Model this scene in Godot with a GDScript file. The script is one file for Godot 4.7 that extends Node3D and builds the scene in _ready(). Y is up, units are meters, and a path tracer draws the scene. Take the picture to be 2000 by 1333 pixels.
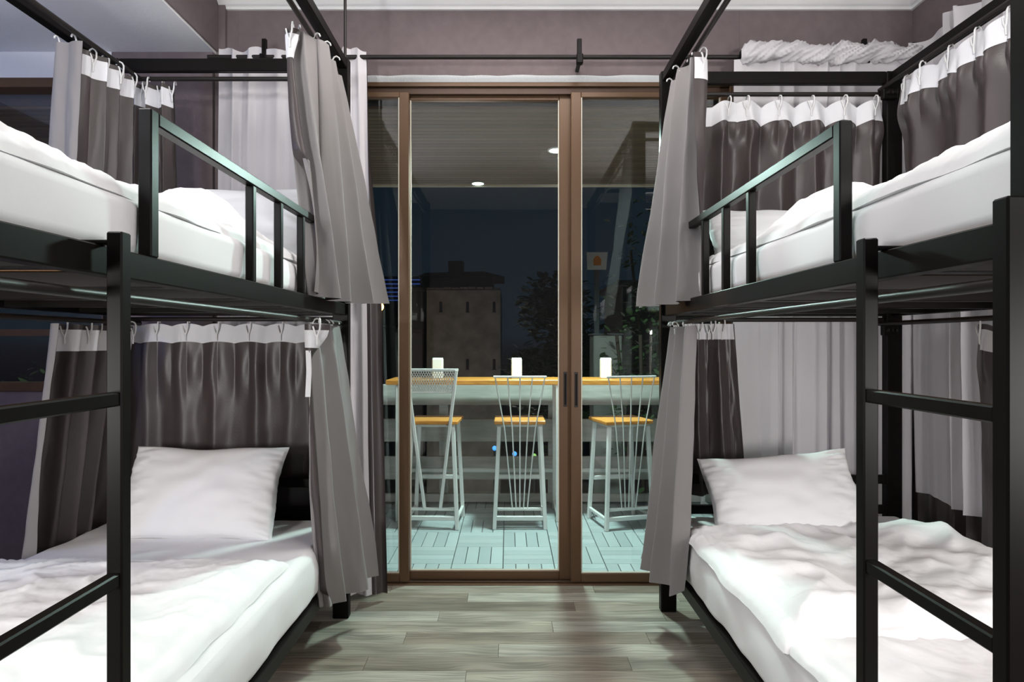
extends Node3D
# Four-berth hostel room at night: two curtained bunk beds, a sliding balcony door between them.
# Units are metres; the camera stands at x = 0, 1.3 m above the floor, and looks along -z.

const F := 1200.0     # focal length in pixels of the 2000 x 1333 frame
const CX := 993.0     # vanishing point of the room
const CY := 670.0
const EYE := 1.3

var M := {}
var boxes := {}
var counts := {}
var hook_mesh: ArrayMesh
var noise := FastNoiseLite.new()
var rng := RandomNumberGenerator.new()


func _ready() -> void:
	rng.seed = 7
	noise.seed = 11
	noise.noise_type = FastNoiseLite.TYPE_SIMPLEX_SMOOTH
	noise.frequency = 1.0
	noise.fractal_type = FastNoiseLite.FRACTAL_NONE
	camera_and_sky()
	lights()
	materials()
	room_shell()
	balcony_door()
	side_window()
	balcony()
	surroundings()
	bunk(-1, {"xi": 0.753, "xo": 1.91, "zh": 2.889, "hc": 2.612, "rod_out": 1.745, "rod_head": 2.552, "rod_in": 2.552})
	bunk(1, {"xi": 0.736, "xo": 1.90, "zh": 2.96, "hc": 2.582, "rod_out": 1.80, "rod_head": 2.508, "rod_in": 2.525})
	bedding()
	curtains()
	wall_rods()


# ------------------------------------------------------------------ camera, sky, lamps

func camera_and_sky() -> void:
	var c := Camera3D.new()
	c.name = "camera"
	var near := 0.05
	c.set_frustum(1333.0 / F * near, Vector2(7.0, 3.5) / F * near, near, 400.0)
	c.position = Vector3(0, EYE, 0)
	add_child(c)
	c.make_current()
	var e := Environment.new()
	var s := ProceduralSkyMaterial.new()
	s.sky_top_color = Color(0.03, 0.075, 0.105)
	s.sky_horizon_color = Color(0.07, 0.11, 0.14)
	s.sky_curve = 0.25
	s.ground_bottom_color = Color(0.02, 0.025, 0.03)
	s.ground_horizon_color = Color(0.06, 0.07, 0.09)
	s.sky_energy_multiplier = 1.0
	var sky := Sky.new()
	sky.sky_material = s
	e.background_mode = Environment.BG_SKY
	e.sky = sky
	e.tonemap_mode = Environment.TONE_MAPPER_LINEAR
	e.tonemap_exposure = 1.0
	e.sdfgi_enabled = true
	e.ssao_enabled = true
	e.ssil_enabled = true
	var w := WorldEnvironment.new()
	w.name = "environment"
	w.environment = e
	add_child(w)


func area(called: String, at: Vector3, face: Vector3, size: Vector2, color: Color, energy: float) -> void:
	var l := AreaLight3D.new()
	l.name = called
	l.area_size = size
	l.light_color = color
	l.light_energy = energy
	l.area_range = 14.0
	l.shadow_enabled = true
	add_child(l)
	l.look_at_from_position(at, at + face, Vector3.UP if absf(face.y) < 0.9 else Vector3.FORWARD)


func omni(called: String, at: Vector3, color: Color, energy: float, size: float) -> void:
	var l := OmniLight3D.new()
	l.name = called
	l.position = at
	l.light_color = color
	l.light_energy = energy
	l.light_size = size
	l.omni_range = 16.0
	l.omni_attenuation = 2.0
	l.shadow_enabled = true
	add_child(l)


func lights() -> void:
	# ceiling panel over the aisle, near the door
	area("ceiling_panel_light", Vector3(0.0, 3.135, -2.42), Vector3.DOWN, Vector2(1.16, 0.56), Color(1.0, 0.985, 0.975), 1.5)
	for s: float in [-1.0, 1.0]:
		# added, unseen floor lamps light both berths; slim lamps sit under the upper berths
		area("added_lamp_panel_light", Vector3(s * 1.80, 1.12, 0.27), Vector3(s * 0.25, -0.08, -1), Vector2(0.4, 0.5), Color(1.0, 0.99, 0.985), 3.8)
		area("added_lamp_head_light", Vector3(s * 1.62, 2.15, 0.27), Vector3(s * 0.2, 0.25, -1), Vector2(0.4, 0.4), Color(0.95, 0.97, 1.0) if s < 0 else Color(1.0, 0.99, 0.98), 2.6)
		area("berth_lamp_light", Vector3(s * 1.50, 1.395, -1.05), Vector3(0, -0.75, -0.66), Vector2(0.42, 0.05), Color(1.0, 0.99, 0.985), 0.3)
		omni("added_bulb_light", Vector3(s * (1.22 if s < 0 else 1.34), 2.46, -1.45), Color(1.0, 0.99, 0.975), 0.5, 0.05)  # added bulbs, out of view, brighten the upper pillows and wall
	# bluish wall lamp beyond the bunk by the side window
	omni("wall_lamp_light", Vector3(-3.1, 2.0, -1.6), Color(0.42, 0.60, 1.0), 0.4, 0.05)
	# balcony downlight
	var spot := SpotLight3D.new()
	spot.name = "downlight_light"
	spot.position = Vector3(0.325, 2.575, -4.14)
	spot.rotation_degrees = Vector3(-90, 0, 0)
	spot.spot_angle = 85.0
	spot.spot_angle_attenuation = 0.3
	spot.spot_range = 14.0
	spot.spot_attenuation = 2.0
	spot.light_color = Color(0.86, 1.0, 0.96)
	spot.light_energy = 10.0
	spot.light_size = 0.11
	spot.shadow_enabled = true
	add_child(spot)
	omni("street_lamp_light", Vector3(-3.75, 2.35, -17.85), Color(1.0, 0.74, 0.46), 0.4, 0.08)
	omni("added_fill_light", Vector3(-1.2, -2.78, -14.5), Color(1.0, 0.97, 0.92), 6.0, 0.08)  # added out of sight to brighten the slit-window house


# ------------------------------------------------------------------ materials

func mat(key: String, srgb: Color, rough: float, metal := 0.0) -> StandardMaterial3D:
	var m := StandardMaterial3D.new()
	m.resource_name = key
	m.albedo_color = srgb
	m.roughness = rough
	m.metallic = metal
	M[key] = m
	return m


func noise_tex(freq: float, low: Color, high: Color, octaves := 4, size := 512, sd := 1) -> NoiseTexture2D:
	var n := FastNoiseLite.new()
	n.seed = sd
	n.frequency = freq
	n.fractal_octaves = octaves
	var t := NoiseTexture2D.new()
	t.width = size
	t.height = size
	t.seamless = true
	t.noise = n
	var g := Gradient.new()
	g.colors = PackedColorArray([low, high])
	t.color_ramp = g
	return t


func relief(m: StandardMaterial3D, t: Texture2D, cm: float, scale: Vector3) -> void:
	m.heightmap_enabled = true
	m.heightmap_texture = t
	m.heightmap_scale = cm
	m.uv1_triplanar = true
	m.uv1_world_triplanar = true
	m.uv1_scale = scale


func materials() -> void:
	var fine := noise_tex(0.05, Color.BLACK, Color.WHITE, 3, 512, 3)
	var weave := weave_tex()
	var m := mat("black", Color(0.09, 0.083, 0.079), 0.36)
	m.metallic_specular = 0.2
	m = mat("black_rod", Color(0.14, 0.125, 0.12), 0.42)
	m.metallic_specular = 0.35
	m = mat("wall", Color(0.475, 0.425, 0.43), 0.85)
	m.albedo_texture = noise_tex(0.02, Color(0.93, 0.93, 0.93), Color.WHITE, 4, 512, 5)
	relief(m, fine, 0.08, Vector3(1.2, 1.2, 1.2))
	m = mat("ceiling", Color(0.93, 0.93, 0.93), 0.85)
	relief(m, fine, 0.06, Vector3(1.0, 1.0, 1.0))
	m = mat("plaster", Color(0.80, 0.81, 0.82), 0.7)
	relief(m, fine, 0.2, Vector3(3, 3, 3))
	m = mat("grey_cloth", Color(0.535, 0.52, 0.518), 0.88)
	relief(m, weave, 0.02, Vector3(9, 9, 9))
	m.rim_enabled = true
	m.rim = 0.15
	m.backlight_enabled = true
	m.backlight = Color(0.06, 0.06, 0.06)
	m = mat("pale_cloth", Color(0.82, 0.805, 0.82), 0.9)
	relief(m, weave, 0.02, Vector3(9, 9, 9))
	m.backlight_enabled = true
	m.backlight = Color(0.08, 0.08, 0.08)
	m = mat("vinyl", Color(0.275, 0.245, 0.243), 0.42)
	relief(m, fine, 0.03, Vector3(3, 3, 3))
	m = mat("tape", Color(0.86, 0.86, 0.875), 0.85)
	relief(m, weave, 0.05, Vector3(5, 5, 5))
	m = mat("hook", Color(0.86, 0.86, 0.86), 0.4)
	m = mat("linen", Color(0.92, 0.92, 0.925), 0.9)
	relief(m, weave, 0.012, Vector3(9, 9, 9))
	m = mat("duvet", Color(0.94, 0.94, 0.945), 0.9)
	relief(m, noise_tex(0.012, Color.BLACK, Color.WHITE, 3, 512, 21), 0.35, Vector3(1.6, 1.6, 1.6))
	m = mat("plywood", Color(0.76, 0.56, 0.36), 0.9)
	m.albedo_texture = noise_tex(0.02, Color(0.82, 0.78, 0.72), Color.WHITE, 4, 512, 9)
	m.uv1_triplanar = true
	m.uv1_world_triplanar = true
	m.uv1_scale = Vector3(0.5, 4, 6)
	m = mat("bronze", Color(0.385, 0.29, 0.21), 0.38, 0.25)
	m = mat("bronze_dark", Color(0.27, 0.19, 0.135), 0.45, 0.25)
	m = mat("bead", Color(0.78, 0.76, 0.70), 0.5)
	m = mat("pull", Color(0.12, 0.08, 0.06), 0.4)
	m = mat("white_metal", Color(0.83, 0.845, 0.84), 0.4)
	m = mat("board", Color(0.74, 0.745, 0.73), 0.55)
	m.albedo_texture = noise_tex(0.015, Color(0.86, 0.86, 0.85), Color.WHITE, 4, 512, 33)
	m.uv1_triplanar = true
	m.uv1_world_triplanar = true
	m.uv1_scale = Vector3(0.4, 3, 3)
	m = mat("pine", Color(0.86, 0.62, 0.30), 0.42)
	m.albedo_texture = noise_tex(0.02, Color(0.80, 0.72, 0.60), Color.WHITE, 4, 512, 35)
	m.uv1_triplanar = true
	m.uv1_world_triplanar = true
	m.uv1_scale = Vector3(0.7, 8, 8)
	for k in 4:
		m = mat("deck_%d" % k, [Color(0.60, 0.645, 0.655), Color(0.62, 0.665, 0.67), Color(0.585, 0.63, 0.64), Color(0.635, 0.68, 0.69)][k], 0.55)
		relief(m, fine, 0.06, Vector3(2, 2, 2))
	mat("deck_base", Color(0.10, 0.085, 0.075), 0.8)
	for k in 3:
		m = mat("slat_%d" % k, [Color(0.35, 0.295, 0.245), Color(0.325, 0.275, 0.225), Color(0.375, 0.32, 0.26)][k], 0.6)
	# floor planks: ashen oak, eight boards of different tone
	var tones := [Color(0.66, 0.645, 0.61), Color(0.735, 0.725, 0.695), Color(0.60, 0.575, 0.54), Color(0.69, 0.675, 0.645), Color(0.63, 0.60, 0.56), Color(0.76, 0.755, 0.73), Color(0.57, 0.545, 0.51), Color(0.70, 0.68, 0.64)]
	var grain := grain_tex()
	for k in 8:
		m = mat("plank_%d" % k, tones[k], 0.33)
		m.albedo_texture = grain
		m.uv1_triplanar = true
		m.uv1_world_triplanar = true
		m.uv1_scale = Vector3(0.55, 1.0, 2.6)
		m.uv1_offset = Vector3(0.37 * k, 0, 0.61 * k)
	m = mat("glass", Color(0.5, 0.55, 0.55, 0.005), 0.02)
	m.transparency = BaseMaterial3D.TRANSPARENCY_ALPHA
	m = mat("concrete", Color(0.52, 0.52, 0.50), 0.9)
	m.albedo_texture = noise_tex(0.02, Color(0.75, 0.75, 0.74), Color.WHITE, 5, 512, 41)
	m.uv1_triplanar = true
	m.uv1_world_triplanar = true
	m.uv1_scale = Vector3(0.15, 0.15, 0.15)
	mat("far_dark", Color(0.27, 0.27, 0.28), 0.9)
	mat("far_window", Color(0.06, 0.06, 0.065), 0.3)
	m = mat("leaf", Color(0.19, 0.265, 0.145), 0.6)
	m.backlight_enabled = true
	m.backlight = Color(0.10, 0.13, 0.07)
	mat("bark", Color(0.20, 0.16, 0.13), 0.9)
	mat("pot", Color(0.45, 0.32, 0.25), 0.8)
	mat("soil", Color(0.15, 0.11, 0.09), 0.95)
	mat("paper", Color(0.88, 0.88, 0.86), 0.7)
	mat("orange_print", Color(0.85, 0.50, 0.10), 0.7)
	m = mat("shade_white", Color(0.93, 0.93, 0.90), 0.6)
	glow("panel_glow", Color(1, 0.97, 0.95), 4.0)
	glow("tube_glow", Color(1.0, 0.97, 0.95), 4.0)
	glow("down_glow", Color(0.86, 1.0, 0.97), 9.0)
	glow("street_glow", Color(1.0, 0.68, 0.36), 9.0)
	glow("bulb_glow", Color(1.0, 0.98, 0.96), 6.0)
	glow("blue_bulb", Color(0.42, 0.60, 1.0), 5.0)
	glow("blue_glow", Color(0.16, 0.30, 0.62), 0.45)
	glow("cyan_glow", Color(0.10, 0.55, 0.95), 1.6)
	glow("lime_glow", Color(0.55, 0.85, 0.30), 0.9)


func glow(key: String, c: Color, energy: float) -> void:
	var m := mat(key, Color(0.9, 0.9, 0.9), 0.6)
	m.emission_enabled = true
	m.emission = c
	m.emission_energy_multiplier = energy


func weave_tex() -> ImageTexture:
	var n := 256
	var im := Image.create(n, n, false, Image.FORMAT_L8)
	for y in n:
		for x in n:
			var a := sin(TAU * x / 4.0) * 0.25 + sin(TAU * y / 4.0) * 0.25
			im.set_pixel(x, y, Color.from_hsv(0, 0, clampf(0.5 + a + rng.randf_range(-0.2, 0.2), 0, 1)))
	return ImageTexture.create_from_image(im)


func grain_tex() -> ImageTexture:
	# long streaks along u: pale bloom, darker pores, a few knots
	var w := 1024
	var h := 1024
	var im := Image.create(w, h, false, Image.FORMAT_RGB8)
	var a := FastNoiseLite.new()
	a.seed = 51
	a.frequency = 1.0
	a.fractal_octaves = 4
	var b := FastNoiseLite.new()
	b.seed = 77
	b.frequency = 1.0
	b.fractal_octaves = 2
	for y in h:
		var v := float(y) / h
		for x in w:
			var u := float(x) / w
			# a circle in u keeps the picture seamless along the grain
			var cu := cos(TAU * u) * 0.55
			var su := sin(TAU * u) * 0.55
			var wob := b.get_noise_3d(cu * 1.4, su * 1.4, v * 3.0)
			var s := a.get_noise_3d(cu, su, v * 34.0 + wob * 2.2)
			var p := a.get_noise_3d(cu * 3.0 + 9.0, su * 3.0, v * 150.0 + wob * 5.0)
			var k := 0.86 + 0.24 * s + 0.10 * p + 0.14 * wob
			k = clampf(k, 0.45, 1.0)
			im.set_pixel(x, y, Color(k, k * 0.985, k * 0.955))
	return ImageTexture.create_from_image(im)


# ------------------------------------------------------------------ making nodes

func numbered(called: String) -> String:
	var n: int = counts.get(called, 0)
	counts[called] = n + 1
	return called if n == 0 else "%s_%03d" % [called, n]


func thing(called: String, label: String, category: String, at: Vector3, group := "", kind := "") -> Node3D:
	var o := Node3D.new()
	o.name = numbered(called)
	o.position = at
	add_child(o)
	tag(o, label, category, group, kind)
	return o


func tag(o: Node, label: String, category: String, group := "", kind := "") -> void:
	o.set_meta("label", label)
	o.set_meta("category", category)
	if group:
		o.set_meta("group", group)
	if kind:
		o.set_meta("kind", kind)


func part(parent: Node3D, called: String, mesh: Mesh, m: String, at := Vector3.ZERO, basis := Basis.IDENTITY) -> MeshInstance3D:
	var o := MeshInstance3D.new()
	o.name = called
	o.mesh = mesh
	o.material_override = M[m]
	o.transform = Transform3D(basis, at)
	parent.add_child(o, true)
	return o


func solo(called: String, label: String, category: String, mesh: Mesh, m: String, at: Vector3, group := "", kind := "", basis := Basis.IDENTITY) -> MeshInstance3D:
	var o := MeshInstance3D.new()
	o.name = numbered(called)
	o.mesh = mesh
	o.material_override = M[m]
	o.transform = Transform3D(basis, at)
	add_child(o)
	tag(o, label, category, group, kind)
	return o


# a point of the room from its pixel and its distance
func V(px: float, py: float, d: float) -> Vector3:
	return Vector3((px - CX) / F * d, EYE + (CY - py) / F * d, -d)


# ------------------------------------------------------------------ shapes

# box with chamfered edges, centred on its middle
func bx(x: float, y: float, z: float, c := 0.003) -> ArrayMesh:
	var key := "%.4f %.4f %.4f %.4f" % [x, y, z, c]
	if boxes.has(key):
		return boxes[key]
	var h := Vector3(x, y, z) * 0.5
	c = minf(c, minf(h.x, minf(h.y, h.z)) * 0.9)
	var st := SurfaceTool.new()
	st.begin(Mesh.PRIMITIVE_TRIANGLES)
	var corner := func(s: Vector3, axis: int) -> Vector3:
		var p := Vector3(s.x * (h.x - c), s.y * (h.y - c), s.z * (h.z - c))
		p[axis] = s[axis] * h[axis]
		return p
	for axis in 3:
		var a := (axis + 1) % 3
		var b := (axis + 2) % 3
		for sg: float in [-1.0, 1.0]:
			var q := []
			for t in [[-1, -1], [1, -1], [1, 1], [-1, 1]]:
				var s := Vector3.ZERO
				s[axis] = sg
				s[a] = t[0]
				s[b] = t[1]
				q.append(corner.call(s, axis))
			quad_out(st, q)
		# the four chamfers that run along this axis
		for sa in [-1.0, 1.0]:
			for sb in [-1.0, 1.0]:
				var s0 := Vector3.ZERO
				s0[a] = sa
				s0[b] = sb
				s0[axis] = -1
				var s1 := s0
				s1[axis] = 1
				quad_out(st, [corner.call(s0, a), corner.call(s1, a), corner.call(s1, b), corner.call(s0, b)])
	for sx: float in [-1.0, 1.0]:
		for sy in [-1.0, 1.0]:
			for sz in [-1.0, 1.0]:
				var s := Vector3(sx, sy, sz)
				tri_out(st, corner.call(s, 0), corner.call(s, 1), corner.call(s, 2))
	var me := st.commit()
	boxes[key] = me
	return me


func tri_out(st: SurfaceTool, p: Vector3, q: Vector3, r: Vector3) -> void:
	var n := (q - p).cross(r - p)
	if n.dot(p + q + r) < 0.0:
		var t := q
		q = r
		r = t
		n = -n
	n = n.normalized()
	for v in [p, r, q]:
		st.set_normal(n)
		st.add_vertex(v)


func quad_out(st: SurfaceTool, q: Array) -> void:
	tri_out(st, q[0], q[1], q[2])
	tri_out(st, q[0], q[2], q[3])


# a straight bar of rectangular section between two points
func bar(parent: Node3D, called: String, a: Vector3, b: Vector3, w: float, h: float, m: String, c := 0.003) -> MeshInstance3D:
	var d := b - a
	var z := d.normalized()
	var up := Vector3.UP if absf(z.y) < 0.9 else Vector3.BACK
	var x := up.cross(z).normalized()
	var y := z.cross(x)
	return part(parent, called, bx(w, h, d.length(), c), m, (a + b) * 0.5, Basis(x, y, z))


# tube along a list of points
func tube(pts: Array, r: float, sides := 8, caps := true, radii := []) -> ArrayMesh:
	var n := pts.size()
	var pos := PackedVector3Array()
	var nor := PackedVector3Array()
	var idx := PackedInt32Array()
	var side := Vector3.ZERO
	for i in n:
		var t: Vector3 = (pts[mini(i + 1, n - 1)] - pts[maxi(i - 1, 0)]).normalized()
		if i == 0:
			side = t.cross(Vector3.UP if absf(t.y) < 0.9 else Vector3.RIGHT).normalized()
		else:
			side = (side - t * side.dot(t)).normalized()
		var other := t.cross(side)
		var rr: float = radii[i] if radii.size() > i else r
		for k in sides + 1:
			var a := TAU * k / sides
			var o := side * cos(a) + other * sin(a)
			pos.append(pts[i] + o * rr)
			nor.append(o)
	for i in n - 1:
		for k in sides:
			var a := i * (sides + 1) + k
			var b := a + sides + 1
			idx.append_array([a, b, a + 1, a + 1, b, b + 1])
	if caps:
		for e in 2:
			var i := 0 if e == 0 else n - 1
			var t: Vector3 = (pts[0] - pts[1]).normalized() if e == 0 else (pts[n - 1] - pts[n - 2]).normalized()
			var c := pos.size()
			pos.append(pts[i])
			nor.append(t)
			for k in sides + 1:
				pos.append(pos[i * (sides + 1) + k])
				nor.append(t)
			for k in sides:
				if e == 0:
					idx.append_array([c, c + 1 + k, c + 2 + k])
				else:
					idx.append_array([c, c + 2 + k, c + 1 + k])
	return arrays(pos, nor, idx)


func arrays(pos: PackedVector3Array, nor: PackedVector3Array, idx: PackedInt32Array) -> ArrayMesh:
	var a := []
	a.resize(Mesh.ARRAY_MAX)
	a[Mesh.ARRAY_VERTEX] = pos
	a[Mesh.ARRAY_NORMAL] = nor
	a[Mesh.ARRAY_INDEX] = idx
	var me := ArrayMesh.new()
	me.add_surface_from_arrays(Mesh.PRIMITIVE_TRIANGLES, a)
	return me


func merged(list: Array) -> ArrayMesh:
	var st := SurfaceTool.new()
	for me in list:
		st.append_from(me, 0, Transform3D())
	return st.commit()


# a grid of points and its normals (du x dv)
func field(nu: int, nv: int, f: Callable) -> Array:
	var pos := PackedVector3Array()
	pos.resize((nu + 1) * (nv + 1))
	for j in nv + 1:
		for i in nu + 1:
			pos[j * (nu + 1) + i] = f.call(float(i) / nu, float(j) / nv)
	var nor := PackedVector3Array()
	nor.resize(pos.size())
	for j in nv + 1:
		for i in nu + 1:
			var du := pos[j * (nu + 1) + mini(i + 1, nu)] - pos[j * (nu + 1) + maxi(i - 1, 0)]
			var dv := pos[mini(j + 1, nv) * (nu + 1) + i] - pos[maxi(j - 1, 0) * (nu + 1) + i]
			var n := du.cross(dv)
			nor[j * (nu + 1) + i] = n.normalized() if n.length_squared() > 1e-16 else Vector3.UP
	return [pos, nor, nu, nv]


# part of a grid as a mesh, moved along its normals; flip turns the face over
func sheet(g: Array, off := 0.0, flip := false, i0 := 0, i1 := -1, j0 := 0, j1 := -1) -> ArrayMesh:
	var nu: int = g[2]
	var nv: int = g[3]
	i1 = nu if i1 < 0 else i1
	j1 = nv if j1 < 0 else j1
	var pos := PackedVector3Array()
	var nor := PackedVector3Array()
	var idx := PackedInt32Array()
	var w := i1 - i0 + 1
	for j in range(j0, j1 + 1):
		for i in range(i0, i1 + 1):
			var k := j * (nu + 1) + i
			pos.append(g[0][k] + g[1][k] * off)
			nor.append(-g[1][k] if flip else g[1][k])
	for j in j1 - j0:
		for i in i1 - i0:
			var a := j * w + i
			var b := a + 1
			var c := a + w
			var d := c + 1
			if flip:
				idx.append_array([a, b, c, b, d, c])
			else:
				idx.append_array([a, c, b, b, c, d])
	return arrays(pos, nor, idx)


# box with rounded edges whose faces may be displaced along the normal
func soft_box(size: Vector3, r: float, step: float, bump: Callable) -> ArrayMesh:
	var h := size * 0.5
	var list := []
	for axis in 3:
		var a := (axis + 1) % 3
		var b := (axis + 2) % 3
		var la := stops(h[a], r, step)
		var lb := stops(h[b], r, step)
		for sg: float in [-1.0, 1.0]:
			var f := func(u: float, v: float) -> Vector3:
				var p := Vector3.ZERO
				p[axis] = sg * h[axis]
				p[a] = la[roundi(u * (la.size() - 1))] * sg
				p[b] = lb[roundi(v * (lb.size() - 1))]
				var q := Vector3(clampf(p.x, -h.x + r, h.x - r), clampf(p.y, -h.y + r, h.y - r), clampf(p.z, -h.z + r, h.z - r))
				var n := (p - q).normalized()
				return q + n * (r + bump.call(q + n * r, n))
			list.append(sheet(field(la.size() - 1, lb.size() - 1, f)))
	return merged(list)


func stops(h: float, r: float, step: float) -> PackedFloat32Array:
	var out := PackedFloat32Array([-h])
	for k in [0.45, 0.75]:
		out.append(-h + r * k)
	var n := maxi(1, roundi((2.0 * (h - r)) / step))
	for k in n + 1:
		out.append(-h + r + 2.0 * (h - r) * k / n)
	for k in [0.75, 0.45]:
		out.append(h - r * k)
	out.append(h)
	return out


# profile (x right, y up) swept along z from 0 to len
func prism(profile: Array, length: float) -> ArrayMesh:
	var st := SurfaceTool.new()
	st.begin(Mesh.PRIMITIVE_TRIANGLES)
	var poly := PackedVector2Array(profile)
	if Geometry2D.is_polygon_clockwise(poly):
		poly.reverse()
	var n := poly.size()
	for i in n:
		var p := poly[i]
		var q := poly[(i + 1) % n]
		var nn := Vector3(q.y - p.y, p.x - q.x, 0).normalized()
		var a := Vector3(p.x, p.y, 0)
		var b := Vector3(q.x, q.y, 0)
		var z := Vector3(0, 0, length)
		for v in [a, a + z, b, b, a + z, b + z]:
			st.set_normal(nn)
			st.add_vertex(v)
	var t := Geometry2D.triangulate_polygon(poly)
	for e in 2:
		for k in range(0, t.size(), 3):
			var ids := [t[k], t[k + 1], t[k + 2]]
			var area2 := (poly[ids[1]] - poly[ids[0]]).cross(poly[ids[2]] - poly[ids[0]])
			if (area2 > 0) == (e == 1):
				ids.reverse()
			for id in ids:
				st.set_normal(Vector3(0, 0, -1 if e == 0 else 1))
				st.add_vertex(Vector3(poly[id].x, poly[id].y, 0.0 if e == 0 else length))
	return st.commit()


# ------------------------------------------------------------------ the room

const WX0 := -3.25   # inner faces of the side walls
const WX1 := 2.17
const WZ := 3.30     # distance of the back wall
const WB := -1.9     # the wall behind the camera
const CEIL := 3.17
const SOFFIT := 2.84
const SX := -1.545   # edge of the lowered ceiling
const DX0 := -1.45   # door opening
const DX1 := 1.24
const DTOP := 2.70

func section(parent: Node3D, called: String, a: Vector3, b: Vector3, m: String) -> MeshInstance3D:
	return part(parent, called, bx(absf(b.x - a.x), absf(b.y - a.y), absf(b.z - a.z), 0.001), m, (a + b) * 0.5)


func structure(called: String, label: String, category: String) -> Node3D:
	return thing(called, label, category, Vector3.ZERO, "", "structure")


func room_shell() -> void:
	var w := structure("wall_back", "mauve grey wall around the brown sliding door", "wall")
	var f := -WZ
	var k := -WZ - 0.12
	section(w, "wall_section", Vector3(DX0, DTOP + 0.036, f), Vector3(DX1, CEIL, k), "wall")
	section(w, "wall_section", Vector3(DX1, 0, f), Vector3(WX1, CEIL, k), "wall")
	section(w, "wall_section", Vector3(SX - 0.02, 0, f), Vector3(DX0, CEIL, k), "wall")
	section(w, "pilaster", Vector3(SX - 0.02, 0, f + 0.025), Vector3(SX + 0.035, CEIL, f), "wall")
	# the part with the side window stands a little forward
	section(w, "wall_section", Vector3(-2.1, 0, f + 0.05), Vector3(SX - 0.02, CEIL, k), "wall")
	section(w, "wall_section", Vector3(WX0, 2.70, f + 0.05), Vector3(-2.1, CEIL, k), "ceiling")
	section(w, "wall_section", Vector3(WX0, 0, f + 0.05), Vector3(-2.1, 1.045, k), "wall")
	section(w, "wall_section", Vector3(WX0, 1.045, f + 0.05), Vector3(-3.12, 2.70, k), "wall")
	# uneven strip of white filler left above the door frame
	var prof := []
	var n := 60
	for i in n + 1:
		var x := lerpf(DX0, DX1, float(i) / n)
		prof.append(Vector2(x, DTOP + 0.036 + 0.004 * noise.get_noise_2d(x * 5.0, 3.0)))
	for i in n + 1:
		var x := lerpf(DX1, DX0, float(i) / n)
		prof.append(Vector2(x, DTOP - 0.002))
	part(w, "filler_strip", prism(prof, 0.02), "plaster", Vector3(0, 0, f - 0.018))
	var r := structure("wall_right", "mauve wall behind the pale full-length curtain", "wall")
	section(r, "wall_section", Vector3(WX1, 0, -WZ - 0.12), Vector3(WX1 + 0.12, CEIL, -WB), "wall")
	var l := structure("wall_left", "plain side wall beyond the bunk by the dark window", "wall")
	section(l, "wall_section", Vector3(WX0 - 0.12, 0, -WZ - 0.12), Vector3(WX0, CEIL, -WB), "wall")
	var b := structure("wall_front", "plain mauve wall at the entry end of the room", "wall")
	section(b, "wall_section", Vector3(WX0 - 0.12, 0, -WB), Vector3(WX1 + 0.12, CEIL, -WB + 0.12), "wall")
	var c := structure("ceiling", "white ceiling with a lowered soffit along one side", "ceiling")
	section(c, "ceiling_slab", Vector3(WX0 - 0.12, CEIL, -WZ - 0.12), Vector3(WX1 + 0.12, CEIL + 0.12, -WB + 0.12), "ceiling")
	section(c, "soffit", Vector3(WX0, SOFFIT, -WZ), Vector3(SX - 0.012, CEIL, -WB), "ceiling")
	section(c, "soffit_face", Vector3(SX - 0.012, SOFFIT + 0.012, -WZ), Vector3(SX, CEIL, -WB), "wall")
	# crown moulding along the back and side walls
	var crown := [Vector2(0, -0.085), Vector2(0.014, -0.085), Vector2(0.018, -0.072), Vector2(0.03, -0.066), Vector2(0.05, -0.045), Vector2(0.062, -0.026), Vector2(0.075, -0.02), Vector2(0.078, -0.008), Vector2(0.09, -0.006), Vector2(0.09, 0), Vector2(0, 0)]
	var t := structure("trim_1", "white crown moulding under the ceiling", "moulding")
	part(t, "moulding", prism(crown, WX1 - SX), "ceiling", Vector3(WX1, CEIL, -WZ), Basis(Vector3(0, 0, 1), Vector3.UP, Vector3(-1, 0, 0)))
	part(t, "moulding", prism(crown, WZ - WB), "ceiling", Vector3(WX1, CEIL, -WB), Basis(Vector3(-1, 0, 0), Vector3.UP, Vector3(0, 0, -1)))
	# floor of separate boards
	var fl := structure("floor", "ash grey wood plank floor between the bunks", "floor")
	section(fl, "subfloor", Vector3(WX0 - 0.12, -0.14, -WZ - 0.12), Vector3(WX1 + 0.12, -0.0125, -WB + 0.12), "deck_base")
	var depth := 0.108
	var row := 0
	var z := WZ - 0.002
	while z > WB:
		var d1 := minf(depth, z - WB)
		var x := WX0
		var first := fposmod(0.37 + row * 0.413, 0.95) + 0.12
		while x < WX1 - 0.01:
			var x1 := minf(x + (first if x == WX0 else 1.07), WX1)
			if WX1 - x1 < 0.12:
				x1 = WX1
			part(fl, "plank", bx(x1 - x - 0.0012, 0.012, d1 - 0.0012, 0.001), "plank_%d" % ((row * 3 + int(x * 5.0 + 20.0) * 5) % 8), Vector3((x + x1) * 0.5, -0.006, -(z - d1 * 0.5)))
			x = x1
		z -= depth
		row += 1
	# fittings of the lamps
	var p := thing("ceiling_light", "wide ceiling light panel over the aisle near the door", "light", Vector3(0, CEIL, -2.42))
	part(p, "frame", bx(1.22, 0.024, 0.62, 0.004), "white_metal", Vector3(0, -0.012, 0))
	part(p, "diffuser", bx(1.16, 0.006, 0.56, 0.002), "panel_glow", Vector3(0, -0.027, 0))
	var wl := thing("wall_lamp", "small bluish wall lamp on the side wall by the window", "lamp", Vector3(WX0, 2.0, -1.6))
	part(wl, "bracket", bx(0.05, 0.12, 0.08, 0.006), "white_metal", Vector3(0.025, 0, 0))
	part(wl, "bulb", sphere(0.06), "blue_bulb", Vector3(0.15, 0, 0))
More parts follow.
